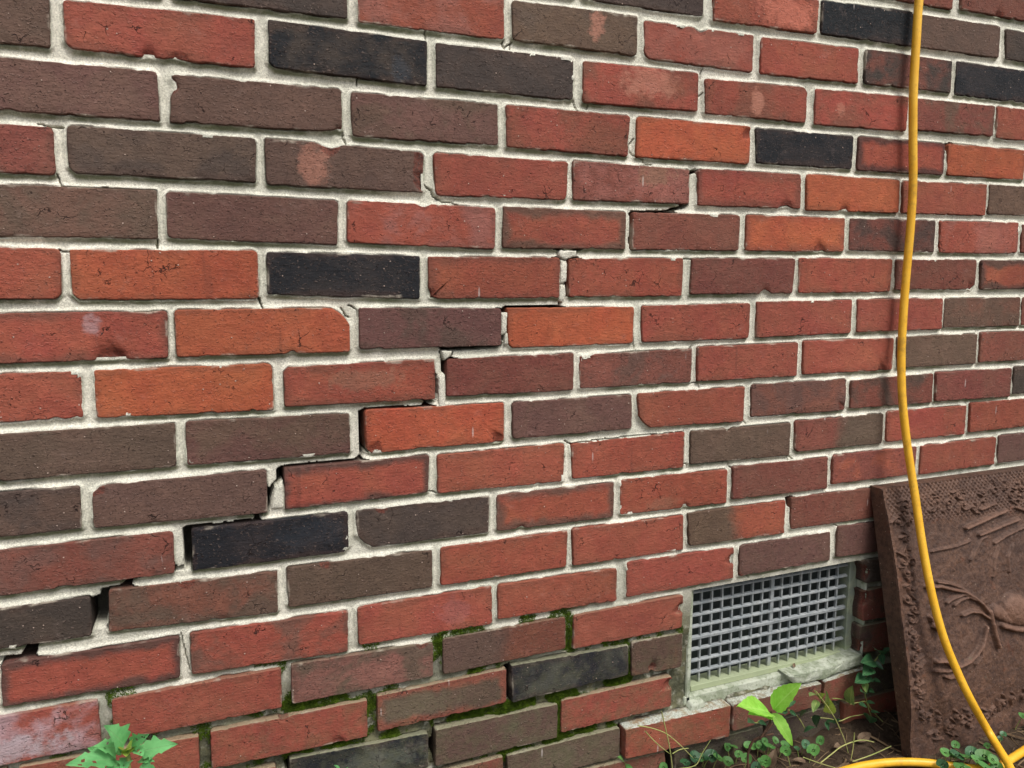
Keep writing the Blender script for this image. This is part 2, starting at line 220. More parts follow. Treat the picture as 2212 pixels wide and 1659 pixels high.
RELIEF=[(45,50,[(11625,-8560),(11934,-8594),(12208,-8684),(12489,-8765),(12732,-8902),(12890,-9028),(13037,-9214)]),(35,40,[(11890,-8518),(12168,-8587),(12442,-8697),(12601,-8801)]),(38,40,[(12055,-8883),(12240,-8830),(12479,-8814),(12650,-8859)]),(38,40,[(12218,-8947),(12347,-8886),(12588,-8871),(12754,-8946)]),(40,45,[(12388,-9144),(12601,-9117),(12804,-9158),(12966,-9265),(13047,-9319)]),(60,60,[(13044,-9175),(13069,-9363),(13111,-9616),(13155,-9787)]),(42,55,[(12920,-9421),(12845,-9572),(12741,-9717),(12584,-9832),(12393,-9920),(12158,-9961),(11983,-9907),(11827,-9810),(11632,-9785)]),(36,40,[(12129,-9998),(11868,-9991),(11583,-9935)]),(36,40,[(12100,-10120),(11926,-10118),(11811,-10064)]),(30,40,[(12723,-9735),(12726,-9877),(12572,-9997)]),(260,120,[(13627,-9222),(14076,-9375),(14731,-9390),(15555,-9538)]),(120,80,[(13194,-9198),(13476,-9345),(13744,-9428)]),(70,60,[(13327,-9466),(13619,-9575),(14050,-9655)]),(70,90,[(11680,-9203),(11757,-9255)]),(40,60,[(11622,-9055),(11639,-9117)]),(45,55,[(12773,-7729),(13288,-7632),(13851,-7536)]),(45,50,[(13070,-7876),(13589,-7802),(14122,-7725)]),(40,40,[(13425,-8063),(13769,-7959),(14285,-7870)]),(40,40,[(14084,-7508),(14359,-7601)]),(40,45,[(13210,-7457),(13602,-7394)]),(35,30,[(12762,-8269),(13110,-7963),(13275,-7921)]),(35,30,[(13275,-8628),(13361,-8347),(13525,-8159)]),(35,30,[(13688,-8601),(13707,-8350),(13906,-8164)]),(30,30,[(11876,-8015),(12494,-8001),(12837,-7951)])]
BLOSSOMS=[(11289,-8394),(11303,-8554),(11181,-8693),(11290,-8866),(11192,-9027),(11166,-9179),(11213,-9304),(11214,-9459),(11187,-9610),(11188,-9765),(11164,-10020),(11191,-10192),(11219,-10364),(11260,-10587),(11441,-10674),(11654,-10769),(11886,-10961),(12099,-10838),(12362,-11003),(12400,-10872),(12803,-10942),(13009,-10894),(13245,-10829),(13488,-10788),(13777,-10803),(13959,-10747),(11601,-11027),(12007,-11011),(11453,-7193),(11376,-7263),(11503,-7415),(11341,-7752),(11333,-7908),(11182,-8084),(11367,-8127),(11228,-8266),(12200,-7200),(12035,-7352),(12442,-7275),(12719,-7160),(12814,-7333),(13040,-7397),(12859,-7195),(13357,-7182),(13340,-7325),(13638,-7188),(13969,-7157),(14052,-7292),(14241,-7311),(14380,-7197),(11217,-7442)]
CHUNKS=[(-5,[(4979,-2939),(5239,-2939),(5220,-3022),(5104,-3043),(5077,-3070),(4975,-3024)]),(10,[(4997,-3062),(5077,-3070),(5096,-3122),(5089,-3363),(5000,-3396)]),(20,[(4991,-3405),(5071,-3405),(5088,-3556),(5036,-3647),(4984,-3638)]),(20,[(3220,-4596),(3278,-4558),(3311,-4592),(3317,-4785),(3310,-5097),(3221,-5091)]),(25,[(1050,-6048),(1085,-5913),(1175,-5829),(1175,-6187),(1023,-6185)]),(0,[(3260,-4268),(3407,-4277),(3390,-4345),(3297,-4395)]),(15,[(4116,-3790),(4201,-3776),(4192,-4054),(4112,-4093)]),(20,[(4172,-4070),(4209,-4063),(4218,-4220),(4156,-4226)])]

# ---------------------------------------------------------------- helpers
def lin(r, g, b):
    def f(c):
        c /= 255.0
        return c / 12.92 if c <= 0.04045 else ((c + 0.055) / 1.055) ** 2.4
    return (f(r), f(g), f(b))


def tag(o, label=None, cat=None, group=None, kind=None):
    if label: o["label"] = label
    if cat: o["category"] = cat
    if group: o["group"] = group
    if kind: o["kind"] = kind
    return o


def empty(name, loc=(0, 0, 0)):
    o = bpy.data.objects.new(name, None)
    o.empty_display_size = 0.05
    COL.objects.link(o)
    o.location = loc
    return o


def link(name, me, mat=None, parent=None, loc=None):
    o = bpy.data.objects.new(name, me)
    COL.objects.link(o)
    if mat and not me.materials:
        me.materials.append(mat)
    if loc is not None:
        o.location = loc
    if parent is not None:
        o.parent = parent
    return o


def mesh_np(name, verts, quads=None, tris=None, ngons=None, smooth=True):
    """mesh from numpy arrays"""
    me = bpy.data.meshes.new(name)
    verts = np.asarray(verts, dtype=np.float32).reshape(-1, 3)
    loops, starts, totals = [], [], []
    n = 0
    for arr, k in ((quads, 4), (tris, 3)):
        if arr is not None and len(arr):
            a = np.asarray(arr, dtype=np.int32).reshape(-1, k)
            loops.append(a.ravel())
            starts.append(np.arange(len(a), dtype=np.int32) * k + n)
            totals.append(np.full(len(a), k, dtype=np.int32))
            n += a.size
    for g in (ngons or []):
        g = np.asarray(g, dtype=np.int32)
        loops.append(g); starts.append(np.array([n], dtype=np.int32)); totals.append(np.array([len(g)], dtype=np.int32))
        n += len(g)
    loops = np.concatenate(loops); starts = np.concatenate(starts); totals = np.concatenate(totals)
    me.vertices.add(len(verts)); me.vertices.foreach_set("co", verts.ravel())
    me.loops.add(len(loops)); me.loops.foreach_set("vertex_index", loops)
    me.polygons.add(len(starts)); me.polygons.foreach_set("loop_start", starts)
    me.polygons.foreach_set("loop_total", totals)
    me.polygons.foreach_set("use_smooth", np.full(len(starts), smooth, dtype=bool))
    me.update(calc_edges=True)
    return me


def vattr(me, name, vals):
    a = me.attributes.new(name, 'FLOAT', 'POINT')
    a.data.foreach_set("value", np.asarray(vals, dtype=np.float32))


_rs = np.random.RandomState(7)
_TAB = _rs.rand(256, 256).astype(np.float32)


def vnoise(x, y, scale, seed=0):
    """smooth value noise in -1..1"""
    x = np.asarray(x, float) * scale + seed * 17.31; y = np.asarray(y, float) * scale + seed * 5.77
    xi = np.floor(x).astype(int); yi = np.floor(y).astype(int)
    fx = x - xi; fy = y - yi
    fx = fx * fx * (3 - 2 * fx); fy = fy * fy * (3 - 2 * fy)
    g = lambda a, b: _TAB[a & 255, b & 255]
    v = (g(xi, yi) * (1 - fx) + g(xi + 1, yi) * fx) * (1 - fy) + (g(xi, yi + 1) * (1 - fx) + g(xi + 1, yi + 1) * fx) * fy
    return v * 2 - 1


def fbm(x, y, scale, octaves=4, seed=0):
    s, a, t = 0, 1.0, 0
    for i in range(octaves):
        s = s + a * vnoise(x, y, scale * 2 ** i, seed + i); t += a; a *= 0.55
    return s / t


def sstep(a, b, x):
    t = np.clip((x - a) / (b - a), 0, 1)
    return t * t * (3 - 2 * t)


def seg_dist(px, py, ax, ay, bx, by):
    dx, dy = bx - ax, by - ay
    l2 = dx * dx + dy * dy + 1e-12
    t = np.clip(((px - ax) * dx + (py - ay) * dy) / l2, 0, 1)
    return np.hypot(px - ax - t * dx, py - ay - t * dy)


def in_poly(px, py, poly):
    c = np.zeros(px.shape, bool)
    n = len(poly)
    for i in range(n):
        x1, y1 = poly[i]; x2, y2 = poly[(i + 1) % n]
        if y1 == y2: continue
        c ^= ((y1 > py) != (y2 > py)) & (px < (x2 - x1) * (py - y1) / (y2 - y1) + x1)
    return c


def tube(name, pts, radii, mat, parent=None, segs=10, sub=6, closed_ends=True, loc=None):
    """tapered tube along a Catmull-Rom curve through pts"""
    P = [Vector(p) for p in pts]
    if not hasattr(radii, '__len__'): radii = [radii] * len(P)
    C, Rr = [], []
    for i in range(len(P) - 1):
        p0 = P[max(i - 1, 0)]; p1 = P[i]; p2 = P[i + 1]; p3 = P[min(i + 2, len(P) - 1)]
        for k in range(sub):
            t = k / sub
            C.append(0.5 * ((2 * p1) + (p2 - p0) * t + (2 * p0 - 5 * p1 + 4 * p2 - p3) * t * t + (3 * p1 - p0 - 3 * p2 + p3) * t ** 3))
            Rr.append(radii[i] * (1 - t) + radii[i + 1] * t)
    C.append(P[-1]); Rr.append(radii[-1])
    V, Q = [], []
    up = Vector((0.3, 0.2, 1)).normalized()
    for i, c in enumerate(C):
        d = (C[min(i + 1, len(C) - 1)] - C[max(i - 1, 0)]).normalized()
        s = d.cross(up)
        if s.length < 1e-4: s = d.cross(Vector((1, 0, 0)))
        s.normalize(); u = s.cross(d).normalized(); up = u
        for k in range(segs):
            a = 2 * math.pi * k / segs
            V.append(c + (s * math.cos(a) + u * math.sin(a)) * Rr[i])
    for i in range(len(C) - 1):
        for k in range(segs):
            k2 = (k + 1) % segs
            Q.append((i * segs + k, i * segs + k2, (i + 1) * segs + k2, (i + 1) * segs + k))
    ng = [list(range(segs)), list(range((len(C) - 1) * segs, len(C) * segs))] if closed_ends else []
    me = mesh_np(name, np.array([tuple(v) for v in V]), quads=Q, ngons=ng)
    return link(name, me, mat, parent, loc)


def box_mesh(name, x0, x1, y0, y1, z0, z1, bev=0.0):
    bm = bmesh.new()
    bmesh.ops.create_cube(bm, size=1.0)
    for v in bm.verts:
        v.co = Vector(((x0 + x1) / 2 + v.co.x * (x1 - x0), (y0 + y1) / 2 + v.co.y * (y1 - y0), (z0 + z1) / 2 + v.co.z * (z1 - z0)))
    if bev:
        bmesh.ops.bevel(bm, geom=list(bm.edges), offset=bev, segments=1, affect='EDGES')
    me = bpy.data.meshes.new(name); bm.to_mesh(me); bm.free()
    return me


# ---------------------------------------------------------------- node helpers
class NT:
    def __init__(s, name):
        s.m = bpy.data.materials.new(name); s.m.use_nodes = True
        s.t = s.m.node_tree; s.t.nodes.clear()
        s.out = s.t.nodes.new('ShaderNodeOutputMaterial')
        s.b = s.t.nodes.new('ShaderNodeBsdfPrincipled')
        s.t.links.new(s.b.outputs[0], s.out.inputs['Surface'])
    def n(s, typ, **kw):
        nd = s.t.nodes.new('ShaderNode' + typ)
        for k, v in kw.items(): setattr(nd, k, v)
        return nd
    def put(s, inp, v):
        if v is None: return
        if hasattr(v, 'is_output') or hasattr(v, 'links'): s.t.links.new(v, inp)
        elif hasattr(v, '__len__') and len(v) == 3 and inp.type == 'RGBA': inp.default_value = (*v, 1)
        else: inp.default_value = v
    def math(s, op, a, b=None, c=None, clamp=False):
        nd = s.n('Math', operation=op, use_clamp=clamp)
        for i, v in enumerate((a, b, c)): s.put(nd.inputs[i], v)
        return nd.outputs[0]
    def vmath(s, op, a, b=None):
        nd = s.n('VectorMath', operation=op)
        s.put(nd.inputs[0], a)
        if b is not None: s.put(nd.inputs[1], b)
        return nd.outputs[0] if op not in ('LENGTH', 'DISTANCE') else nd.outputs['Value']
    def ramp(s, v, a, b, lo=0.0, hi=1.0, smooth=True):
        nd = s.n('MapRange', interpolation_type='SMOOTHSTEP' if smooth else 'LINEAR')
        s.put(nd.inputs[0], v)
        for i, q in enumerate((a, b, lo, hi)): s.put(nd.inputs[i + 1], q)
        return nd.outputs[0]
    def mix(s, f, a, b, blend='MIX'):
        nd = s.n('Mix', data_type='RGBA', blend_type=blend)
        s.put(nd.inputs[0], f); s.put(nd.inputs[6], a); s.put(nd.inputs[7], b)
        return nd.outputs[2]
    def noise(s, vec, scale, detail=3, rough=0.55, dist=0.0, col=False):
        nd = s.n('TexNoise')
        s.put(nd.inputs['Vector'], vec)
        nd.inputs['Scale'].default_value = scale; nd.inputs['Detail'].default_value = detail
        nd.inputs['Roughness'].default_value = rough; nd.inputs['Distortion'].default_value = dist
        return nd.outputs[1 if col else 0]
    def voro(s, vec, scale, feature='F1', out='Distance'):
        nd = s.n('TexVoronoi', feature=feature)
        s.put(nd.inputs['Vector'], vec); nd.inputs['Scale'].default_value = scale
        return nd.outputs[out]
    def attr(s, name, typ='GEOMETRY', out='Fac'):
        nd = s.n('Attribute', attribute_type=typ, attribute_name=name)
        return nd.outputs[out]
    def sep(s, v):
        nd = s.n('SeparateXYZ'); s.put(nd.inputs[0], v); return nd.outputs
    def comb(s, x, y, z):
        nd = s.n('CombineXYZ')
        for i, v in enumerate((x, y, z)): s.put(nd.inputs[i], v)
        return nd.outputs[0]
    def bump(s, h, dist, strength=1.0, normal=None):
        nd = s.n('Bump'); nd.inputs['Strength'].default_value = strength; nd.inputs['Distance'].default_value = dist
        s.put(nd.inputs['Height'], h)
        if normal is not None: s.put(nd.inputs['Normal'], normal)
        return nd.outputs[0]
    def finish(s, col, rough, normal=None, spec=0.3, **kw):
        s.put(s.b.inputs['Base Color'], col); s.put(s.b.inputs['Roughness'], rough)
        s.b.inputs['Specular IOR Level'].default_value = spec
        if normal is not None: s.put(s.b.inputs['Normal'], normal)
        for k, v in kw.items(): s.put(s.b.inputs[k], v)
        return s.m


def mat_brick():
    k = NT('fired_brick')
    tc = k.n('TexCoord').outputs['Object']
    rnd = k.n('ObjectInfo').outputs['Random']
    wpos = k.n('NewGeometry').outputs['Position']
    vec = k.vmath('ADD', tc, k.vmath('SCALE', k.comb(rnd, k.math('MULTIPLY', rnd, 7.3), k.math('MULTIPLY', rnd, 3.1)), None))
    # the scale input of vector math SCALE
    sc_node = vec.node.inputs[1].links[0].from_node
    sc_node.inputs['Scale'].default_value = 40.0
    ca = k.attr('tone_a', 'OBJECT', 'Vector'); cb = k.attr('tone_b', 'OBJECT', 'Vector')
    st = k.sep(k.attr('tone_style', 'OBJECT', 'Vector'))
    ex = k.sep(k.attr('half_size', 'OBJECT', 'Vector'))
    x, y, z = k.sep(tc)
    n_big = k.noise(vec, 16, 4, 0.6, 0.4)
    n_mid = k.noise(vec, 60, 4, 0.6)
    n_fine = k.noise(vec, 420, 3, 0.6)
    # drag texture left by the wire cut: stretched along the brick
    dragv = k.vmath('MULTIPLY', vec, (90.0, 90.0, 330.0))
    n_drag = k.noise(dragv, 1.0, 3, 0.6)
    # mixing of the two tones
    f_noise = k.math('MULTIPLY', k.ramp(n_big, 0.42, 0.62), st[0])
    rim = k.math('MINIMUM', k.math('SUBTRACT', ex[0], k.math('ABSOLUTE', x)), k.math('SUBTRACT', ex[2], k.math('ABSOLUTE', z)))
    rim_n = k.math('ADD', rim, k.math('MULTIPLY', k.math('SUBTRACT', n_big, 0.5), -0.040))
    rim_n = k.math('ADD', rim_n, k.math('MULTIPLY', k.math('SUBTRACT', n_mid, 0.5), -0.008))
    f_rim = k.math('MULTIPLY', k.ramp(rim_n, 0.0145, 0.0030), k.math('MULTIPLY', st[1], 0.8))
    spl = k.math('ADD', k.math('DIVIDE', x, ex[0]), k.math('MULTIPLY', k.math('SUBTRACT', n_big, 0.5), 0.9))
    f_spl = k.math('MULTIPLY', k.ramp(spl, -0.25, 0.2), st[2])
    f = k.math('MAXIMUM', k.math('MAXIMUM', f_noise, f_rim), f_spl)
    col = k.mix(f, ca, cb)
    # edges always a little darker and purpler from the kiln
    kiln = k.math('MULTIPLY', k.ramp(rim_n, 0.007, 0.001), 0.26)
    col = k.mix(kiln, col, lin(80, 58, 50))
    # mottling
    mot = k.math('ADD', k.ramp(n_mid, 0.25, 0.75, 0.80, 1.16, False), k.ramp(n_fine, 0.25, 0.75, -0.07, 0.07, False))
    mot = k.math('MULTIPLY', mot, k.ramp(n_big, 0.3, 0.7, 0.9, 1.1, False))
    col = k.mix(1.0, col, k.comb(mot, mot, mot), 'MULTIPLY')
    hsv = k.n('HueSaturation'); k.put(hsv.inputs['Color'], col)
    k.put(hsv.inputs['Hue'], k.ramp(n_big, 0.3, 0.7, 0.495, 0.506, False)); col = hsv.outputs[0]
    # dark vertical drag bands on a few bricks
    band = k.noise(k.vmath('MULTIPLY', vec, (55.0, 0.0, 4.0)), 1.0, 2, 0.5)
    f_band = k.math('MULTIPLY', k.ramp(band, 0.66, 0.76), 0.3)
    col = k.mix(f_band, col, lin(62, 46, 44))
    # hairline firing cracks
    cv = k.vmath('ADD', vec, k.vmath('SCALE', k.noise(vec, 70, 3, 0.6, col=True)))
    cv.node.inputs[1].links[0].from_node.inputs['Scale'].default_value = 0.02
    ve = k.voro(cv, 34, 'DISTANCE_TO_EDGE')
    cr_mask = k.ramp(k.noise(vec, 30, 2), 0.62, 0.67)
    f_cr = k.math('MULTIPLY', k.ramp(ve, 0.020, 0.006), cr_mask)
    # short torn marks
    tv = k.voro(k.vmath('MULTIPLY', cv, (150.0, 150.0, 230.0)), 1.0)
    tm = k.ramp(k.noise(vec, 45, 2), 0.50, 0.60)
    f_torn = k.math('MULTIPLY', k.ramp(tv, 0.20, 0.10), tm)
    f_dark = k.math('MAXIMUM', k.math('MULTIPLY', f_cr, 0.8), k.math('MULTIPLY', f_torn, 0.7))
    col = k.mix(f_dark, col, lin(38, 26, 25))
    # pale specks of grit
    vs = k.n('TexVoronoi'); k.put(vs.inputs['Vector'], vec); vs.inputs['Scale'].default_value = 105
    pick = k.math('GREATER_THAN', k.sep(vs.outputs['Color'])[0], 0.80)
    f_sp = k.math('MULTIPLY', k.ramp(vs.outputs['Distance'], 0.13, 0.06), pick)
    col = k.mix(k.math('MULTIPLY', f_sp, 0.75), col, lin(205, 180, 165))
    # smears of old mortar / scuffs
    pa = k.sep(k.attr('smear', 'OBJECT', 'Vector')); pr = k.sep(k.attr('smear_size', 'OBJECT', 'Vector'))
    dx = k.math('DIVIDE', k.math('SUBTRACT', x, pa[0]), pr[0]); dz = k.math('DIVIDE', k.math('SUBTRACT', z, pa[2]), pr[2])
    pd = k.math('SQRT', k.math('ADD', k.math('MULTIPLY', dx, dx), k.math('MULTIPLY', dz, dz)))
    pd = k.math('ADD', pd, k.math('MULTIPLY', k.math('SUBTRACT', k.noise(vec, 70, 4, 0.65), 0.5), 2.2))
    f_pa = k.math('MULTIPLY', k.ramp(pd, 1.15, 0.55), pa[1])
    col = k.mix(f_pa, col, k.attr('smear_tone', 'OBJECT', 'Vector'))
    # light dusty bloom
    dust = k.math('MULTIPLY', k.ramp(k.noise(vec, 38, 5, 0.7), 0.58, 0.75), 0.09)
    col = k.mix(dust, col, lin(190, 165, 155))
    stain = k.ramp(k.noise(wpos, 3.2, 4, 0.6), 0.34, 0.66, 0.84, 1.08, False)
    col = k.mix(1.0, col, k.comb(stain, stain, stain), 'MULTIPLY')
    sm_f = k.math('MULTIPLY', k.ramp(k.math('ADD', rim, k.math('MULTIPLY', k.math('SUBTRACT', n_mid, 0.5), 0.008)), 0.0028, 0.0004), k.ramp(k.noise(wpos, 22, 3, 0.6), 0.54, 0.66))
    col = k.mix(k.math('MULTIPLY', sm_f, 0.6), col, lin(176, 166, 150))
    # damp algae film low on the wall
    wz = k.sep(wpos)[2]
    alg = k.ramp(k.math('ADD', wz, k.math('MULTIPLY', k.math('SUBTRACT', k.noise(wpos, 9, 4, 0.6), 0.5), 0.35)), -0.80, -1.02)
    alg = k.math('MULTIPLY', alg, k.ramp(k.noise(wpos, 55, 4, 0.65), 0.38, 0.66))
    col = k.mix(k.math('MULTIPLY', alg, 0.38), col, lin(92, 92, 66))
    # lowest courses: pale lichen on their tops, caught sky light painted in with it
    nz = k.sep(k.n('NewGeometry').outputs['Normal'])[2]
    lich_sky = k.math('MULTIPLY', k.ramp(nz, 0.35, 0.75), k.ramp(wz, -0.78, -0.92))
    col = k.mix(k.math('MULTIPLY', lich_sky, 0.55), col, lin(150, 150, 122))
    lime = k.attr('lime', 'OBJECT', 'Fac')
    f_lime = k.math('MULTIPLY', k.math('MULTIPLY', k.ramp(nz, 0.2, 0.6), lime), k.ramp(k.noise(wpos, 60, 4, 0.7), 0.36, 0.55))
    col = k.mix(k.math('MULTIPLY', f_lime, 0.85), col, k.mix(k.ramp(n_fine, 0.35, 0.6), lin(150, 152, 140), lin(196, 202, 192)))
    # fresh broken clay in chips
    chip = k.attr('chip')
    f_chip = k.ramp(k.math('ADD', chip, k.math('MULTIPLY', k.math('SUBTRACT', n_mid, 0.5), 0.5)), 0.3, 0.55)
    col = k.mix(k.math('MULTIPLY', f_chip, 0.6), col, k.mix(k.ramp(n_fine, 0.3, 0.7), lin(122, 58, 44), lin(70, 40, 36)))
    # depth shade of the open joints, painted dark onto the bricks' hidden sides
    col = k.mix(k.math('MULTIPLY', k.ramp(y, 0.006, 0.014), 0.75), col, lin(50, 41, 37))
    # fine vertical scoring from the die
    sco = k.ramp(k.noise(k.vmath('MULTIPLY', vec, (260.0, 0.0, 7.0)), 1.0, 2, 0.6), 0.60, 0.74)
    sco = k.math('MULTIPLY', sco, k.ramp(k.noise(vec, 20, 2), 0.48, 0.62))
    col = k.mix(k.math('MULTIPLY', sco, 0.30), col, k.mix(0.7, col, lin(40, 28, 26)))
    # thin lime runs
    sv = k.n('TexVoronoi'); k.put(sv.inputs['Vector'], k.vmath('MULTIPLY', vec, (95.0, 95.0, 17.0))); sv.inputs['Scale'].default_value = 1.0
    f_run = k.math('MULTIPLY', k.ramp(sv.outputs['Distance'], 0.17, 0.08), k.math('GREATER_THAN', k.sep(sv.outputs['Color'])[1], 0.974))
    col = k.mix(k.math('MULTIPLY', f_run, 0.45), col, lin(205, 196, 190))
    # relief: pimples, tears and drag marks
    pim = k.ramp(k.noise(k.vmath('MULTIPLY', vec, (1.0, 1.0, 1.35)), 330, 2, 0.5, 0.6), 0.56, 0.74)
    tear = k.ramp(k.noise(k.vmath('MULTIPLY', vec, (0.8, 0.8, 2.2)), 210, 2, 0.6, 1.2), 0.40, 0.27)
    rel = k.attr('relief', 'OBJECT', 'Fac')
    tear = k.math('MULTIPLY', k.math('MULTIPLY', tear, k.ramp(n_mid, 0.38, 0.58)), rel)
    pim = k.math('MULTIPLY', pim, rel)
    col = k.mix(k.math('MULTIPLY', tear, 0.7), col, k.mix(0.65, col, lin(30, 20, 20)))
    col = k.mix(k.math('MULTIPLY', pim, 0.26), col, k.mix(0.5, col, lin(210, 180, 165)))
    h = k.math('ADD', k.math('MULTIPLY', n_drag, 0.35), k.math('MULTIPLY', n_fine, 0.25))
    h = k.math('ADD', h, k.math('MULTIPLY', n_mid, 0.8))
    h = k.math('ADD', h, k.math('MULTIPLY', pim, 0.45))
    h = k.math('SUBTRACT', h, k.math('MULTIPLY', tear, 0.55))
    h = k.math('SUBTRACT', h, k.math('MULTIPLY', f_dark, 0.9))
    h = k.math('ADD', h, k.math('MULTIPLY', f_sp, 0.5))
    return k.finish(col, k.ramp(n_mid, 0.3, 0.7, 0.72, 0.92, False), k.bump(h, 0.0022, 1.0), spec=0.22)


def mat_mortar():
    k = NT('mortar')
    p = k.n('NewGeometry').outputs['Position']
    x, y, z = k.sep(p)
    sand = k.noise(p, 480, 4, 0.75)
    grit = k.voro(p, 420)
    big = k.noise(p, 7, 4, 0.6)
    mid = k.noise(p, 45, 4, 0.6)
    col = k.mix(k.ramp(big, 0.35, 0.65), lin(226, 224, 207), lin(238, 233, 217))
    col = k.mix(k.math('MULTIPLY', k.ramp(mid, 0.4, 0.75), 0.45), col, lin(190, 188, 170))
    gr = k.ramp(sand, 0.28, 0.72, 0.52, 1.3, False)
    col = k.mix(1.0, col, k.comb(gr, gr, gr), 'MULTIPLY')
    pit = k.math('MULTIPLY', k.ramp(grit, 0.16, 0.05), k.ramp(mid, 0.45, 0.6))
    col = k.mix(k.math('MULTIPLY', pit, 0.5), col, lin(92, 90, 78))
    stain = k.ramp(k.noise(p, 3.2, 4, 0.6), 0.34, 0.66, 0.86, 1.05, False)
    col = k.mix(1.0, col, k.comb(stain, stain, stain), 'MULTIPLY')
    # algae that lives in the hollow of the bed joints
    alg = k.math('MULTIPLY', k.attr('algae'), k.ramp(k.noise(p, 26, 5, 0.65), 0.24, 0.55))
    col = k.mix(k.math('MULTIPLY', alg, 0.9), col, lin(88, 97, 58))
    # damp, dark, mossy lower joints
    low = k.ramp(k.math('ADD', z, k.math('MULTIPLY', k.math('SUBTRACT', big, 0.5), 0.22)), -0.76, -0.94)
    lowf = k.math('MULTIPLY', low, k.ramp(k.noise(p, 60, 5, 0.7), 0.18, 0.50))
    col = k.mix(k.math('MULTIPLY', lowf, 0.93), col, k.mix(k.ramp(mid, 0.4, 0.6), lin(58, 60, 38), lin(92, 90, 62)))
    ms = k.math('MULTIPLY', k.attr('moss'), 1.0)
    f_ms = k.ramp(k.math('ADD', ms, k.math('MULTIPLY', k.math('SUBTRACT', k.noise(p, 130, 4, 0.7), 0.5), 0.9)), 0.28, 0.62)
    col = k.mix(f_ms, col, k.mix(k.ramp(k.noise(p, 300, 3), 0.35, 0.65), lin(40, 52, 14), lin(92, 112, 28)))
    # shade down inside the open crack, painted into the mortar colour
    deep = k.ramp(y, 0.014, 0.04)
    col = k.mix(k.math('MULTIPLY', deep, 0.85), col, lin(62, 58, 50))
    h = k.math('ADD', k.math('MULTIPLY', sand, 0.6), k.math('MULTIPLY', mid, 0.8))
    h = k.math('SUBTRACT', h, k.math('MULTIPLY', pit, 0.5))
    return k.finish(col, 0.95, k.bump(h, 0.0024, 1.0), spec=0.15)


def mat_simple(name, cols, scale, rough=0.8, bump=0.0006, bscale=None, spec=0.3, metallic=0.0, coord='pos', extra=None, **kw):
    k = NT(name)
    p = k.n('NewGeometry').outputs['Position'] if coord == 'pos' else k.n('TexCoord').outputs['Object']
    n1 = k.noise(p, scale, 5, 0.65)
    n2 = k.noise(p, bscale or scale * 4, 4, 0.65)
    col = k.mix(k.ramp(n1, 0.36, 0.64), cols[0], cols[1])
    if len(cols) > 2:
        col = k.mix(k.math('MULTIPLY', k.ramp(n2, 0.5, 0.72), 0.7), col, cols[2])
    if extra: col = extra(k, p, col)
    return k.finish(col, rough, k.bump(k.math('ADD', n1, n2), bump) if bump else None, spec=spec, Metallic=metallic, **kw)


def mat_leaf(name, c1, c2, vein, rough=0.45, spec=0.4, trans=0.25):
    k = NT(name)
    tc = k.n('TexCoord').outputs['Object']
    uv = k.n('UVMap').outputs[0]
    u, v, _ = k.sep(uv)
    p = k.n('NewGeometry').outputs['Position']
    n1 = k.noise(p, 60, 4, 0.6)
    col = k.mix(k.ramp(n1, 0.35, 0.65), c1, c2)
    # midrib and side veins from the leaf's own uv
    side = k.math('ABSOLUTE', k.math('SUBTRACT', u, 0.5))
    rib = k.ramp(side, 0.05, 0.015)
    sv = k.math('FRACT', k.math('MULTIPLY', k.math('SUBTRACT', v, k.math('MULTIPLY', side, 0.7)), 7.0))
    svf = k.math('MULTIPLY', k.ramp(k.math('ABSOLUTE', k.math('SUBTRACT', sv, 0.5)), 0.09, 0.02), 0.45)
    f = k.math('MULTIPLY', k.math('MAXIMUM', rib, svf), 0.55)
    col = k.mix(f, col, vein)
    hs = k.n('HueSaturation'); k.put(hs.inputs['Color'], col)
    k.put(hs.inputs['Value'], k.ramp(k.n('ObjectInfo').outputs['Random'], 0, 1, 0.8, 1.2, False))
    col = hs.outputs[0]
    m = k.finish(col, rough, k.bump(k.math('SUBTRACT', k.math('MULTIPLY', n1, 0.4), f), 0.0006), spec=spec)
    # thin leaf: part of the light comes through
    tl = k.n('BsdfTranslucent'); k.put(tl.inputs['Color'], col)
    mx = k.n('MixShader'); mx.inputs[0].default_value = trans
    k.t.links.new(k.b.outputs[0], mx.inputs[1]); k.t.links.new(tl.outputs[0], mx.inputs[2])
    k.t.links.new(mx.outputs[0], k.out.inputs['Surface'])
    return m


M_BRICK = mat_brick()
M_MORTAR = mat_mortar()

# ---------------------------------------------------------------- the brick wall
TONES = {'R': lin(151, 81, 65), 'O': lin(170, 90, 63), 'M': lin(126, 75, 63), 'P': lin(107, 77, 69), 'B': lin(100, 80, 68),
         'D': lin(74, 64, 59), 'K': lin(36, 38, 42), 'W': lin(176, 150, 152), 'g': lin(90, 86, 76), 'p': lin(150, 92, 84),
         'k': lin(70, 54, 52), 'd': lin(80, 68, 62), 'o': lin(98, 88, 70), 'm': lin(116, 76, 62)}


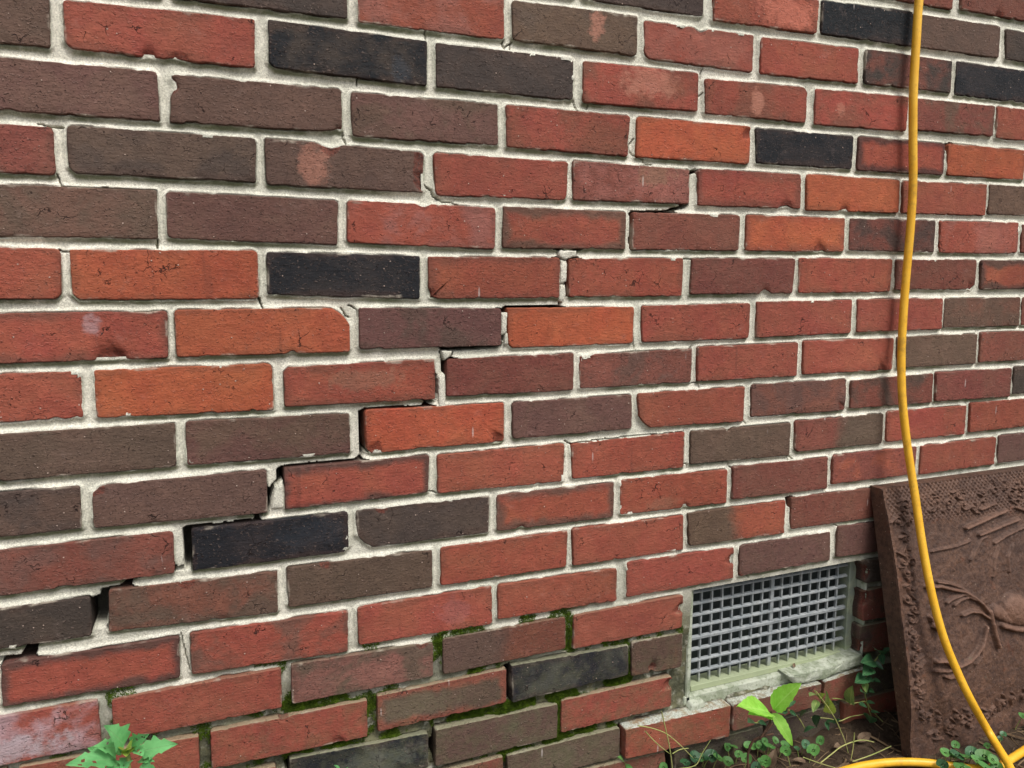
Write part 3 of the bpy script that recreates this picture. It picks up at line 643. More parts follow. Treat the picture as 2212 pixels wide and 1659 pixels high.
def tones(code, rng):
    """code letters -> two tones and how they mix: A/B mottled, AoB dark rim, A>B left to right"""
    a = code[0]; b = None; style = [0.25, 0.0, 0.0]
    if '/' in code: b = code.split('/')[1][0]; style[0] = 0.85
    elif '>' in code: b = code.split('>')[1][0]; style[2] = 1.0; style[0] = 0.0
    elif 'o' in code[1:]:
        r = code.split('o')[1]; b = r[0] if r else 'M'; style[1] = 1.0 if r else 0.6; style[0] = 0.0
    elif len(code) > 1:
        b = code[1]; style[0] = 0.6
    if code[-1] == 'o' and a == 'B': b = 'o'; style = [0.9, 0.3, 0]
    if b is None: b = {'R': 'M', 'O': 'R', 'M': 'P', 'P': 'B', 'B': 'P', 'D': 'B', 'K': 'D'}[a]
    j = lambda t, s=0.09: tuple(max(0.0, c * (1 + rng.uniform(-s, s)) * 1.0) for c in t)
    v = 1 + rng.uniform(-0.08, 0.08)
    A = tuple(c * v for c in j(TONES[a], 0.05)); Bc = tuple(c * v for c in j(TONES[b], 0.05))
    return A, Bc, style


# cut corners: (row, col) -> {corner 0 TL 1 TR 2 BR 3 BL: size m}
CUTS = {(6, 0.5): {1: .020}, (8, 3.5): {3: .019, 2: .004}, (10, 1.5): {3: .017}, (8, 1.5): {3: .010}, (9, 5): {3: .013}, (7, 1): {0: .010},
        (5, -1): {1: .009, 2: .012}, (5, 0): {1: .009, 3: .013}, (5, 6): {2: .015}, (3, 0): {3: .011}, (1, 0): {3: .012},
        (1, 1): {3: .010}, (0, 2.5): {3: .009}, (6, 2.5): {3: .010}, (8, 2.5): {3: .008, 2: .007}, (1, 4): {1: .012}, (2, 3.5): {3: .006},
        (4, 7.5): {2: .007}, (4, 6.5): {1: .006, 2: .009}, (11, 1): {3: .006}, (9, 0): {0: .012}, (5, 3): {0: .004}, (13, 0): {0: .008},
        (14, 0.5): {0: .006}, (11, 2): {1: .006}, (10, 0.5): {2: .010}, (0, 3.5): {3: .012}, (6, 1.5): {3: .006}, (12, 4.5): {1: .004},
        (8, -0.5): {}, (4, 0.5): {3: .009}, (7, 6): {}, (3, 2): {3: .009}, (7, 4): {2: .004}, (13, 4): {}}
# chips: (row, col) -> [(u 0..1 along, v 0..1 up, radius m, depth m, notch m)]
CHIPS = {(3, 1): [(.39, 1, .016, .002, .005), (.985, .5, .016, .004, 0), (.985, .85, .013, .004, 0), (.985, .2, .012, .004, 0)],
         (6, -.5): [(.69, 0, .020, .006, 0)], (0, 3.5): [(.5, 1, .013, .002, .0055)], (5, 4): [(.72, 0, .012, .002, .007)],
         (4, 1.5): [(.5, 1, .010, .001, .0035)], (3, 4): [(.86, 0, .016, .002, .004)], (9, 0): [(.03, .93, .010, .002, .003)],
         (7, 3): [(.05, .95, .016, .002, .003)], (9, 4): [(.36, 1, .006, .002, .006)], (14, 3.5): [(.42, .16, .010, .006, .002)],
         (15, 3): [(.97, .75, .010, .005, .004)], (13, 3): [(.97, .6, .010, .006, .004)], (2, .5): [(0, .75, .012, .004, .004), (.98, .03, .007, .003, .002)],
         (6, .5): [(.65, 0, .006, .002, .004)], (2, 3.5): [(.97, .8, .010, .003, 0)], (5, 2): [(.02, .1, .010, .002, .004)],
         (1, 0): [(.42, 0, .010, .003, 0), (.58, 0, .012, .002, 0)], (3, 5): [(.4, 0, .012, .003, .002)], (4, 4.5): [(.75, 0, .016, .003, .001)],
         (12, 3.5): [(.98, .6, .010, .004, .003)], (11, 1): [(.25, 1, .008, .002, 0)], (10, 1.5): [(.18, 1, .010, .002, .002)],
         (10, 2.5): [(.2, 0, .008, .002, .003)], (10, 3.5): [(.6, 0, .008, .003, .003)], (8, 4.5): [(.96, .12, .008, .003, 0)],
         (7, 5): [(.88, .05, .010, .003, .001)], (11, 0): [(.45, 1, .012, .002, 0)], (13, 1): [(.92, 1, .012, .002, .002)],
         (13, -1): [(.1, 1, .02, .002, .001)], (14, .5): [(.45, 1, .008, .002, .004), (.8, 0, .010, .003, 0)], (12, 4.5): [(.0, 0, .01, .0, 0)],
         (5, 6): [(.95, .1, .01, .003, 0)], (8, 1.5): [(.06, .05, .012, .003, .0), (.95, .1, .010, .003, 0)], (-2, 6.5): [(.48, 0, .012, .004, 0)],
         (15, 5.2): [(.0, .3, .02, .005, .006)], (14, 5.2): [(.0, .8, .02, .005, .006)], (13, 5.5): [(.0, .5, .02, .005, .006)]}
# smears: (row, col) -> (x m, z m, strength, rx, rz, tone)
_pale, _buff, _blue, _wht = lin(186, 128, 108), lin(140, 108, 88), lin(88, 92, 98), lin(188, 180, 186)
SMEAR = {(-1, 4): (.04, .0, .75, .06, .024, lin(190, 112, 92)), (1, 3): (.012, .006, .62, .05, .022, _pale), (1, 4): (.0, -.004, .6, .012, .022, _pale),
         (3, 1): (-.04, .0, .5, .018, .028, _pale), (3, 3): (.035, .012, .6, .035, .016, _buff), (7, 1): (.0, .004, .45, .05, .016, _buff),
         (0, 2.5): (.03, .008, .6, .012, .02, _pale), (1, 1): (.06, -.014, .26, .013, .018, _blue), (13, -1): (-.02, -.012, .55, .09, .018, _wht),
         (1, 5): (-.045, -.002, .45, .010, .014, _pale), (10, 0.5): (.05, .004, .3, .05, .02, lin(54, 60, 68)), (10, 3.5): (-.02, -.016, .35, .03, .012, _buff),
         (15, 1): (.02, .0, .28, .07, .02, lin(130, 135, 118)), (14, 1.5): (-.05, .0, .35, .06, .02, lin(110, 104, 84)), (12, 1.5): (.04, 0, .3, .03, .02, lin(150, 100, 100)),
         (6, -.5): (.02, .012, .3, .010, .012, _wht)}

bricks = []          # (row, col, code, quad 4x2 m, in view)
for line in BRICKS.strip().split('\n'):
    w = line.split()
    q = np.array([float(v) for v in w[3:]]).reshape(4, 2) / 10000.0
    bricks.append([int(w[0]), float(w[1]), w[2], q])

# carry the courses on beyond the picture, and fill the courses the fireback hides
VENT = (0.738, 1.112, -1.026, -0.826)
rows = {}
for b in bricks: rows.setdefault(b[0], []).append(b)
rng = random.Random(11)
extra = []
for r in list(rows) + [-5, -4, -3, 18, 19]:
    if r in rows:
        L = sorted(rows[r], key=lambda b: b[3][0][0])
        lft, rgt = L[0], L[-1]
        zl = (lft[3][0][1], lft[3][3][1]); zr = (rgt[3][1][1], rgt[3][2][1])
        xl, xr = lft[3][0][0] - .0115, rgt[3][1][0] + .0115
        c0, c1 = lft[1], rgt[1]
    else:
        zc = -r * .0658 + (.0 if r < 0 else -.004)
        zl = zr = (zc + .0265, zc - .0265); xl = xr = 0.6 + (.1 if r % 2 else 0); c0 = c1 = 50
    while xl > -0.62:
        q = np.array([(xl - .192, zl[0]), (xl, zl[0]), (xl, zl[1]), (xl - .192, zl[1])])
        c0 -= 1; extra.append([r, c0, rng.choice(['R', 'B', 'M', 'O', 'P', 'R', 'K']), q]); xl -= .2035
    while xr < 2.05:
        q = np.array([(xr, zr[0]), (xr + .192, zr[0]), (xr + .192, zr[1]), (xr, zr[1])])
        c1 += 1; extra.append([r, c1, rng.choice(['R', 'B', 'M', 'O', 'P', 'R']), q]); xr += .2035
extra = [e for e in extra if not (e[3][1][0] > VENT[0] - .01 and e[3][0][0] < VENT[1] + .01 and e[3][0][1] < VENT[3] + .01 and e[3][3][1] > VENT[2] - .005)]
_seen = set(id(b) for b in bricks)
bricks += extra

wall = empty('brick_wall', (0.7, 0.0, -1.14))
tag(wall, 'red and brown brick house wall with a stepped open crack through its mortar joints', 'brick wall')
WL = Vector(wall.location)

OUTL = []
for bi, (r, c, code, q) in enumerate(bricks):
    fine = bi < len(_seen)
    rng = random.Random(int(r * 131 + c * 977) + 5)
    npr = np.random.RandomState(abs(int(r * 131 + c * 977)) + 5)
    cuts = CUTS.get((r, c), {}); chips = CHIPS.get((r, c), [])
    ctr = q.mean(axis=0)
    # outline, clockwise from the top left
    pts = []
    rough = []
    for kq in range(4):
        p = q[kq]; pr_ = q[(kq + 3) % 4]; nx = q[(kq + 1) % 4]
        rad = (cuts[kq] if cuts[kq] > .0155 else cuts[kq] * .62) if kq in cuts else rng.choice([.0022, .0028, .0036, .0048])
        d0 = (pr_ - p) / np.linalg.norm(pr_ - p); d1 = (nx - p) / np.linalg.norm(nx - p)
        ra = min(rad * (1.0 if rad < .007 else rng.uniform(.8, 1.2)), .024)
        a = p + d0 * ra; b_ = p + d1 * ra
        nstep = 3 if ra < .008 else 5
        pull = 1.0 if ra < .006 else 0.3
        for t in np.linspace(0, 1, nstep):
            ctrl = p * pull + (a + b_) / 2 * (1 - pull)
            pts.append((1 - t) ** 2 * a + 2 * t * (1 - t) * ctrl + t * t * b_); rough.append(.6)
        # along the edge to the next corner
        rad2 = cuts.get((kq + 1) % 4, .004)
        e = nx - d1 * min(rad2, .024)
        ln = np.linalg.norm(e - b_); step = .0032 if fine else .02
        m = max(2, int(ln / step))
        for t in np.linspace(0, 1, m + 1)[1:-1]:
            pts.append(b_ * (1 - t) + e * t); rough.append({0: .8, 1: .7, 2: 1.35, 3: .7}[kq])
    pts = np.array(pts); rough = np.array(rough)
    n = len(pts)
    nxt = np.roll(pts, -1, 0) - np.roll(pts, 1, 0)
    nrm = np.stack([-nxt[:, 1], nxt[:, 0]], 1); nrm /= np.linalg.norm(nrm, axis=1)[:, None] + 1e-9
    if (nrm * (pts - ctr)).sum() < 0: nrm = -nrm
    if fine:
        s = np.arange(n)
        wob = fbm(s * 1.0, s * 0 + bi, .16, 3, seed=bi % 50) * .0005 + npr.randn(n) * .00016
        nick = np.maximum(0, vnoise(s, s * 0 + bi * 3.3, .33, 9) - .5) * .0035
        pts = pts + nrm * ((wob - nick) * rough)[:, None]
    hw, hh = (q[1][0] + q[2][0] - q[0][0] - q[3][0]) / 4, (q[0][1] + q[1][1] - q[2][1] - q[3][1]) / 4
    x0, z0 = ctr
    # chips cut into the outline
    chipw = []
    for (cu, cvv, cr, cd, notch) in chips:
        cx = x0 - hw + 2 * hw * cu; cz = z0 - hh + 2 * hh * cvv
        chipw.append((cx, cz, cr, cd))
        if notch:
            w_ = np.clip(1 - np.hypot(pts[:, 0] - cx, (pts[:, 1] - cz)) / cr, 0, 1) ** .7
            pts = pts - nrm * (w_ * notch)[:, None]
    OUTL.append(pts)
    # surface rings
    proud = rng.uniform(-.0012, .0012) + (-.010 if (r == 16 and c > 3) else 0.0)
    if fine and r >= 13: proud -= rng.uniform(0, .002)
    tx, tz = rng.uniform(-.006, .006), rng.uniform(-.012, .012)
    loc = pts - ctr
    V, CH = [], []
    rings = ((-.0004, .060), (-.0001, .0022), (.0003, .0005), (.0009, .0), (.0017, .0), (.0045, .0), (.009, .0), (.017, .0), (hh, .0)) if fine else ((0, .06), (0, .002), (.0015, 0.), (hh, 0.))
    for ri, (ins, yy) in enumerate(rings):
        sx = (hw - ins) / hw; sz = (hh - ins) / hh
        X = loc[:, 0] * sx; Z = loc[:, 1] * sz
        if ri == 0:
            Y = np.full(n, yy); chv = np.zeros(n)
        else:
            Y = yy + proud + tx * X + tz * Z
            if fine and ri > 1: Y = Y + fbm(X + x0, Z + z0, 70, 3, 3) * .0003
            if fine and ri in (2, 3, 4): Y = Y + np.maximum(0, fbm(X + x0, Z + z0, 190, 2, 11) - .15) * .0022
            chv = np.zeros(n)
            for (cx, cz, cr, cd) in chipw:
                w_ = np.clip(1 - np.hypot(X + x0 - cx, (Z + z0 - cz)) / cr, 0, 1)
                w_ = sstep(0, .5, w_ + .0 * w_)
                Y = Y + w_ * cd * (1 + .5 * vnoise(X + x0, Z + z0, 260, 4)); chv = np.maximum(chv, w_)
        V.append(np.stack([X, Y, Z], 1)); CH.append(chv)
    nr = len(rings)
    Vv = np.concatenate(V); CHv = np.concatenate(CH)
    i = np.arange(n); j = (i + 1) % n
    Q = np.concatenate([np.stack([k_ * n + i, k_ * n + j, (k_ + 1) * n + j, (k_ + 1) * n + i], 1) for k_ in range(nr - 1)])
    # the last ring collapses onto the brick's middle line and closes the face
    me = mesh_np('brick', Vv, quads=Q)
    vattr(me, 'chip', CHv)
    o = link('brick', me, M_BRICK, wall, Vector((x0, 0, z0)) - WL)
    if fine and code[0] == 'K': o['label'] = 'near black overfired brick'
    A, Bc, style = tones(code, rng)
    o['tone_a'] = A; o['tone_b'] = Bc; o['tone_style'] = style; o['half_size'] = (hw, 0.0, hh)
    o['relief'] = {'R': .6, 'O': .5, 'M': .8}.get(code[0], 1.0) * rng.uniform(.8, 1.2)
    sm = SMEAR.get((r, c))
    o['smear'] = (sm[0], sm[2], sm[1]) if sm else (0.0, 0.0, 0.0)
    o['smear_size'] = (sm[3], 1.0, sm[4]) if sm else (1.0, 1.0, 1.0)
    o['smear_tone'] = sm[5] if sm else (0.5, 0.5, 0.5)
    o['lime'] = 1.0 if (r == 16 and 3 < c < 6) else 0.0

# ---------------------------------------------------------------- mortar: a relief sheet between the bricks
def mortar_sheet(name, X0, X1, Z0, Z1, res, hole=None):
    nx, nz = int((X1 - X0) / res) + 1, int((Z1 - Z0) / res) + 1
    gx = X0 + np.arange(nx) * res; gz = Z0 + np.arange(nz) * res
    D = np.full((nz, nx), .05, np.float32)       # distance to the nearest brick edge, negative inside a brick
    up = np.full((nz, nx), .05, np.float32)
    pad = .016
    for pts in OUTL:
        a, b = pts.min(0) - pad, pts.max(0) + pad
        i0, i1 = max(0, int((a[0] - X0) / res)), min(nx, int((b[0] - X0) / res) + 2)
        j0, j1 = max(0, int((a[1] - Z0) / res)), min(nz, int((b[1] - Z0) / res) + 2)
        if i0 >= i1 or j0 >= j1: continue
        PX, PZ = np.meshgrid(gx[i0:i1], gz[j0:j1])
        ins = in_poly(PX, PZ, pts)
        P2 = pts[::2] if len(pts) > 60 else pts
        d = np.full(PX.shape, 9.0)
        # distances only near the rim
        core = (PX > pts[:, 0].min() + .03) & (PX < pts[:, 0].max() - .03) & (PZ > pts[:, 1].min() + .012) & (PZ < pts[:, 1].max() - .012)
        sel = ~core
        sx, sz = PX[sel], PZ[sel]; dd = np.full(sx.shape, 9.0)
        for k_ in range(len(P2)):
            p, q2 = P2[k_], P2[(k_ + 1) % len(P2)]
            if abs(p[0] - q2[0]) > abs(p[1] - q2[1]):
                lo, hi = min(p[0], q2[0]) - pad, max(p[0], q2[0]) + pad
                mk = (sx > lo) & (sx < hi)
            else:
                lo, hi = min(p[1], q2[1]) - pad, max(p[1], q2[1]) + pad
                mk = (sz > lo) & (sz < hi)
            if mk.any(): dd[mk] = np.minimum(dd[mk], seg_dist(sx[mk], sz[mk], p[0], p[1], q2[0], q2[1]))
        d[sel] = dd
        d = np.where(ins, -np.minimum(d, .02), d)
        sub = D[j0:j1, i0:i1]; np.minimum(sub, d, out=sub)
    PX, PZ = np.meshgrid(gx, gz)
    low = sstep(-.80, -.98, PZ + fbm(PX, PZ, 6, 3, 2) * .06)
    do = np.maximum(D, 0)
    prof = sstep(0, .0058, do)
    wob = fbm(PX, PZ, 55, 4, 5)
    Y = .0024 + .0036 * prof + .0008 * wob + low * (.0045 + .006 * sstep(-.2, .6, fbm(PX, PZ, 16, 3, 8)) + .0025 * wob)
    # mortar that squeezed over the arrises here and there, and small fallen lumps
    smear = sstep(.35, .7, fbm(PX, PZ, 30, 3, 21)) * (1 - low)
    Y = Y - smear * .0026 * (1 - prof)
    Y = Y + .0035 * sstep(.0019, .0004, do) * sstep(-.25, .3, fbm(PX, PZ, 22, 3, 51))
    # hairline cracks
    for ln in HAIR:
        L2 = np.array(ln) / 10000.0
        a, b = L2.min(0) - .004, L2.max(0) + .004
        i0, i1 = max(0, int((a[0] - X0) / res)), min(nx, int((b[0] - X0) / res) + 2)
        j0, j1 = max(0, int((a[1] - Z0) / res)), min(nz, int((b[1] - Z0) / res) + 2)
        if i0 >= i1 or j0 >= j1: continue
        sx, sz = PX[j0:j1, i0:i1], PZ[j0:j1, i0:i1]
        jx = fbm(sx, sz, 160, 2, 31) * .0012
        dd = np.full(sx.shape, 9.0)
        for k_ in range(len(L2) - 1):
            dd = np.minimum(dd, seg_dist(sx + jx, sz + jx, *L2[k_], *L2[k_ + 1]))
        Y[j0:j1, i0:i1] += .009 * (dd < res * .6)
    # the open crack
    gap = np.zeros(PX.shape, bool)
    for g in GAPS:
        L2 = np.array(g) / 10000.0
        a, b = L2.min(0) - .004, L2.max(0) + .004
        i0, i1 = max(0, int((a[0] - X0) / res)), min(nx, int((b[0] - X0) / res) + 2)
        j0, j1 = max(0, int((a[1] - Z0) / res)), min(nz, int((b[1] - Z0) / res) + 2)
        if i0 >= i1 or j0 >= j1: continue
        sx, sz = PX[j0:j1, i0:i1], PZ[j0:j1, i0:i1]
        jx = fbm(sx, sz, 150, 3, 41) * .0008; jz = fbm(sx, sz, 150, 3, 47) * .0005
        gap[j0:j1, i0:i1] |= in_poly(sx + jx, sz + jz, L2)
    g2 = gap.copy(); g2[1:] |= gap[:-1]; g2[:-1] |= gap[1:]
    gap = g2 & (fbm(PX, PZ, 260, 2, 53) > -.55) | gap
    for _ in range(8):
        g2 = gap.copy(); g2[1:] |= gap[:-1]; g2[:-1] |= gap[1:]; g2[:, 1:] |= gap[:, :-1]; g2[:, :-1] |= gap[:, 1:]
        gap |= g2 & (D < (.0024 if _ < 3 else .0006))
    Y = np.where(gap, .066 + .004 * wob, Y)
    # moss and algae
    ms = np.zeros(PX.shape, np.float32)
    for (ax, az, bx, bz, s) in MOSS:
        ax, az, bx, bz = ax / 1e4, az / 1e4, bx / 1e4, bz / 1e4
        i0, i1 = max(0, int((min(ax, bx) - .05 - X0) / res)), min(nx, int((max(ax, bx) + .05 - X0) / res) + 2)
        j0, j1 = max(0, int((min(az, bz) - .05 - Z0) / res)), min(nz, int((max(az, bz) + .05 - Z0) / res) + 2)
        if i0 >= i1 or j0 >= j1: continue
        dd = seg_dist(PX[j0:j1, i0:i1], PZ[j0:j1, i0:i1], ax, az, bx, bz)
        ms[j0:j1, i0:i1] = np.maximum(ms[j0:j1, i0:i1], s * sstep(.017, .006, dd))
    ms *= sstep(-.5, .35, fbm(PX, PZ, 40, 3, 13))
    ms[gap] = 0
    Y = Y - ms * .004 * (.6 + .4 * wob)
    algae = sstep(-.5, .2, fbm(PX, PZ * 2.5, 9, 3, 17) + .25 * sstep(.5, .0, PX)) * (1 - low) * .9
    # algae sits under the brick above: distance to a brick edge upward
    kk = max(1, int(.0055 / res))
    shift = np.roll(D, -kk, 0)
    algae *= np.clip(sstep(.003, -.001, shift) * sstep(-.0005, .001, D), 0, 1)
    keepv = D > -.0026
    if hole is not None:
        hx0, hx1, hz0, hz1 = hole
        keepv &= ~((PX > hx0) & (PX < hx1) & (PZ > hz0) & (PZ < hz1))
    qk = keepv[:-1, :-1] | keepv[1:, :-1] | keepv[:-1, 1:] | keepv[1:, 1:]
    if hole is not None:
        qk &= ~((PX[:-1, :-1] > hx0) & (PX[1:, 1:] < hx1) & (PZ[:-1, :-1] > hz0) & (PZ[1:, 1:] < hz1))
    return PX, PZ, Y, ms, algae, qk, D, gap


def sheet_to_mesh(name, PX, PZ, Y, ms, algae, qk):
    nz, nx = PX.shape
    idx = np.arange(nz * nx).reshape(nz, nx)
    Q = np.stack([idx[:-1, :-1][qk], idx[:-1, 1:][qk], idx[1:, 1:][qk], idx[1:, :-1][qk]], 1)
    used = np.unique(Q)
    re = np.zeros(nz * nx, np.int32); re[used] = np.arange(len(used))
    V = np.stack([PX.ravel()[used] - WL.x, Y.ravel()[used], PZ.ravel()[used] - WL.z], 1)
    me = mesh_np(name, V, quads=re[Q])
    vattr(me, 'moss', ms.ravel()[used]); vattr(me, 'algae', algae.ravel()[used])
    return me


FX0, FX1, FZ0, FZ1 = -0.215, 1.535, -1.17, 0.165
fs = mortar_sheet('mortar', FX0, FX1, FZ0, FZ1, .0012, VENT)
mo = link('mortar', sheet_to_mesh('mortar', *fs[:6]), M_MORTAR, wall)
tag(mo, 'pale tooled mortar, cracked open in steps, mossy near the ground')
cs = mortar_sheet('mortar', -0.62, 2.04, -1.25, 0.36, .005)
cq = cs[5] & ~((cs[0][:-1, :-1] > FX0) & (cs[0][1:, 1:] < FX1) & (cs[1][:-1, :-1] > FZ0) & (cs[1][1:, 1:] < FZ1))
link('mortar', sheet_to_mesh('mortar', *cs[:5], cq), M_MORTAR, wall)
M_BACK = mat_simple('cavity_block', [lin(70, 68, 64), lin(52, 50, 48)], 20, 0.95)
link('backing', box_mesh('backing', -1.32, 1.34, .085, .12, -.12, 1.5), M_BACK, wall)

# loose bits of mortar left standing in the crack
def lump(name, poly, y0, y1, mat, parent, seed=0, origin=WL):
    pts = np.array(poly) / 10000.0 if abs(poly[0][0]) > 3 else np.array(poly)
    rr = np.random.RandomState(seed)
    dense = []
    for k_ in range(len(pts)):
        a, b = pts[k_], pts[(k_ + 1) % len(pts)]
        m = max(1, int(np.linalg.norm(b - a) / .0025))
        for t in range(m): dense.append(a + (b - a) * t / m + rr.randn(2) * .0003)
    P = np.array(dense); c = P.mean(0); n = len(P)
    V = []
    for ins, y in ((0, y1), (0, y0 + .0015), (.12, y0 + .0002), (.45, y0 - .0002)):
        p = c + (P - c) * (1 - ins)
        V.append(np.stack([p[:, 0] - origin.x, np.full(n, y) + (rr.randn(n) * .0003 if ins else 0) - origin.y, p[:, 1] - origin.z], 1))
    i = np.arange(n); j = (i + 1) % n
    Q = np.concatenate([np.stack([k_ * n + i, k_ * n + j, (k_ + 1) * n + j, (k_ + 1) * n + i], 1) for k_ in range(3)])
    me = mesh_np(name, np.concatenate(V), quads=Q, ngons=[3 * n + i])
    return link(name, me, mat, parent)

for s_, poly in enumerate(CHUNKS):
    lump('mortar_chunk', poly[1], poly[0] / 1e4, .03, M_MORTAR, wall, s_)

# moss: countless tiny shoots on the damp joints
PX, PZ, Yf, ms, alg_, qk, Df, gapf = fs
rr = np.random.RandomState(3)
cand = np.argwhere((ms > .26) & (Df > -.0005) & ~gapf)
wgt = ms[cand[:, 0], cand[:, 1]] ** 1.5
pick = cand[rr.choice(len(cand), 60000, p=wgt / wgt.sum())]
bx = PX[pick[:, 0], pick[:, 1]] + rr.randn(len(pick)) * .0006; bz = PZ[pick[:, 0], pick[:, 1]] + rr.randn(len(pick)) * .0006
by = Yf[pick[:, 0], pick[:, 1]]
ln_ = (.0016 + .0022 * rr.rand(len(pick))) * (.5 + ms[pick[:, 0], pick[:, 1]])
dirv = np.stack([rr.randn(len(pick)) * .5, -0.7 - .4 * rr.rand(len(pick)), .6 + .4 * rr.randn(len(pick))], 1)
dirv /= np.linalg.norm(dirv, axis=1)[:, None]
base = np.stack([bx, by, bz], 1)
sidev = np.cross(dirv, rr.randn(len(pick), 3)); sidev /= np.linalg.norm(sidev, axis=1)[:, None] + 1e-9
oth = np.cross(dirv, sidev)
wd = (.0004 + .0003 * rr.rand(len(pick)))[:, None]
V = np.stack([base + sidev * wd, base - sidev * wd * .5 + oth * wd, base - sidev * wd * .5 - oth * wd, base + dirv * ln_[:, None]], 1).reshape(-1, 3)
b4 = (np.arange(len(pick)) * 4)[:, None]
T3 = np.concatenate([b4 + [0, 1, 3], b4 + [1, 2, 3], b4 + [2, 0, 3]])
M_MOSS = mat_simple('moss_shoots', [lin(68, 88, 22), lin(98, 122, 32), lin(48, 60, 18)], 120, 0.8, 0, spec=0.2)
mossO = link('moss', mesh_np('moss', V, tris=T3, smooth=False), M_MOSS)
tag(mossO, 'bright green moss growing in the damp lower mortar joints', 'moss', kind='stuff')

# ---------------------------------------------------------------- crawl space vent
def mx_vent(k, p, col):
    x, y, z = k.sep(p)
    f = k.ramp(k.math('ADD', z, k.math('MULTIPLY', k.math('SUBTRACT', k.noise(p, 40, 4, .7), .5), .03)), -0.985, -1.008)
    return k.mix(k.math('MULTIPLY', f, .8), col, lin(168, 178, 140))
M_VENT = mat_simple('weathered_zinc', [lin(130, 136, 139), lin(160, 164, 165), lin(104, 107, 102)], 60, 0.5, 0.0004, spec=0.4, metallic=0.1, extra=mx_vent)
M_VFRAME = mat_simple('algae_stained_zinc', [lin(126, 134, 122), lin(150, 156, 132), lin(100, 106, 88)], 40, 0.7, 0.0005, spec=0.3, extra=mx_vent)
M_SCREEN = (lambda k: k.finish(k.mix(k.ramp(k.math('FRACT', k.math('MULTIPLY', k.sep(k.n('NewGeometry').outputs['Position'])[2], 560.0)), .3, .6), lin(24, 27, 27), lin(66, 74, 74)), 0.8,
            k.bump(k.math('FRACT', k.math('MULTIPLY', k.sep(k.n('NewGeometry').outputs['Position'])[2], 560.0)), 0.0006), spec=.2))(NT('insect_screen'))
VX0, VX1, VZ0, VZ1 = 0.748, 1.106, -1.012, -0.812
vent = empty('foundation_vent', ((VX0 + VX1) / 2, .03, VZ0))
tag(vent, 'grey metal grid vent set in the brick wall near the ground', 'vent')
VL = Vector(vent.location)
def vbox(name, x0, x1, y0, y1, z0, z1, mat, bev=.0006):
    me = box_mesh(name, x0 - VL.x, x1 - VL.x, y0 - VL.y, y1 - VL.y, z0 - VL.z, z1 - VL.z, bev)
    return link(name, me, mat, vent)
vbox('frame_side', VX0, VX0 + .006, .022, .05, VZ0, VZ1, M_VENT)
vbox('frame_side', VX1 - .019, VX1, .022, .05, VZ0, VZ1, M_VFRAME)
vbox('frame_rail', VX0 + .0062, VX1 - .0192, .021, .05, VZ0, VZ0 + .010, M_VFRAME)
vbox('frame_rail', VX0 + .0062, VX1 - .0192, .022, .05, VZ1 - .010, VZ1, M_VFRAME)
gx0, gx1, gz0, gz1 = VX0 + .0062, VX1 - .0192, VZ0 + .0102, VZ1 - .0102
for i in range(1, 16):
    xx = gx0 + (gx1 - gx0) * i / 16
    hwid = .0036 if i == 8 else .0017
    vbox('vertical_bar', xx - hwid, xx + hwid, .0275, .0325, gz0, gz1, M_VENT, .0004)
for j_ in range(1, 9):
    zz = gz0 + (gz1 - gz0) * j_ / 9
    hh_ = .0024 if j_ == 4 else .0015
    bm = bmesh.new()
    # a bar with a sloping upper face
    prof = [(.0262, -hh_), (.0318, -hh_), (.0318, hh_ + .0010), (.0285, hh_ + .0004), (.0262, hh_ - .0008)]
    ringA = [bm.verts.new((gx0 - VL.x, y - VL.y, zz + z - VL.z)) for y, z in prof]
    ringB = [bm.verts.new((gx1 - VL.x, y - VL.y, zz + z - VL.z)) for y, z in prof]
    for a in range(5): bm.faces.new((ringA[a], ringA[(a + 1) % 5], ringB[(a + 1) % 5], ringB[a]))
    bm.faces.new(ringA[::-1]); bm.faces.new(ringB)
    bmesh.ops.recalc_face_normals(bm, faces=bm.faces)
    me = bpy.data.meshes.new('horizontal_bar'); bm.to_mesh(me); bm.free()
    link('horizontal_bar', me, M_VENT, vent)
vbox('screen', gx0 - .002, gx1 + .002, .052, .054, gz0 - .002, gz1 + .002, M_SCREEN, 0)
# cement reveals round the opening and the pale sill bed below it
M_CEM = mat_simple('pale_cement', [lin(142, 150, 128), lin(184, 188, 172), lin(96, 104, 76)], 30, .95, .0016, 160, spec=.15)
def wbox(name, x0, x1, y0, y1, z0, z1, bev=.002):
    return link(name, box_mesh(name, x0 - WL.x, x1 - WL.x, y0, y1, z0 - WL.z, z1 - WL.z, bev), M_CEM, wall)
wbox('vent_reveal', VENT[0] + .0002, VX0 - .0005, .012, .084, VENT[2] - .0, VENT[3] - .0)
wbox('vent_reveal', VX1 + .0005, VENT[1] - .0002, .003, .084, VENT[2] - .0, VENT[3] - .0)
wbox('vent_sill_bed', VENT[0] - .004, VENT[1] + .004, .012, .084, VENT[2] - .02, VZ0 - .0005)
lump('mortar_sill', [(.935, -1.008), (.9486, -1.0236), (.952, -1.027), (1.005, -1.029), (1.0187, -1.0302), (1.03, -1.026), (1.06, -1.024), (1.1102, -1.0188), (1.1, -1.0), (1.02, -1.008)], -.006, .03, M_CEM, wall, 44)
lump('mortar_chunk', [(.738, -1.030), (.742, -1.020), (.765, -1.018), (.768, -1.028), (.75, -1.034)], -.002, .03, M_CEM, wall, 45)

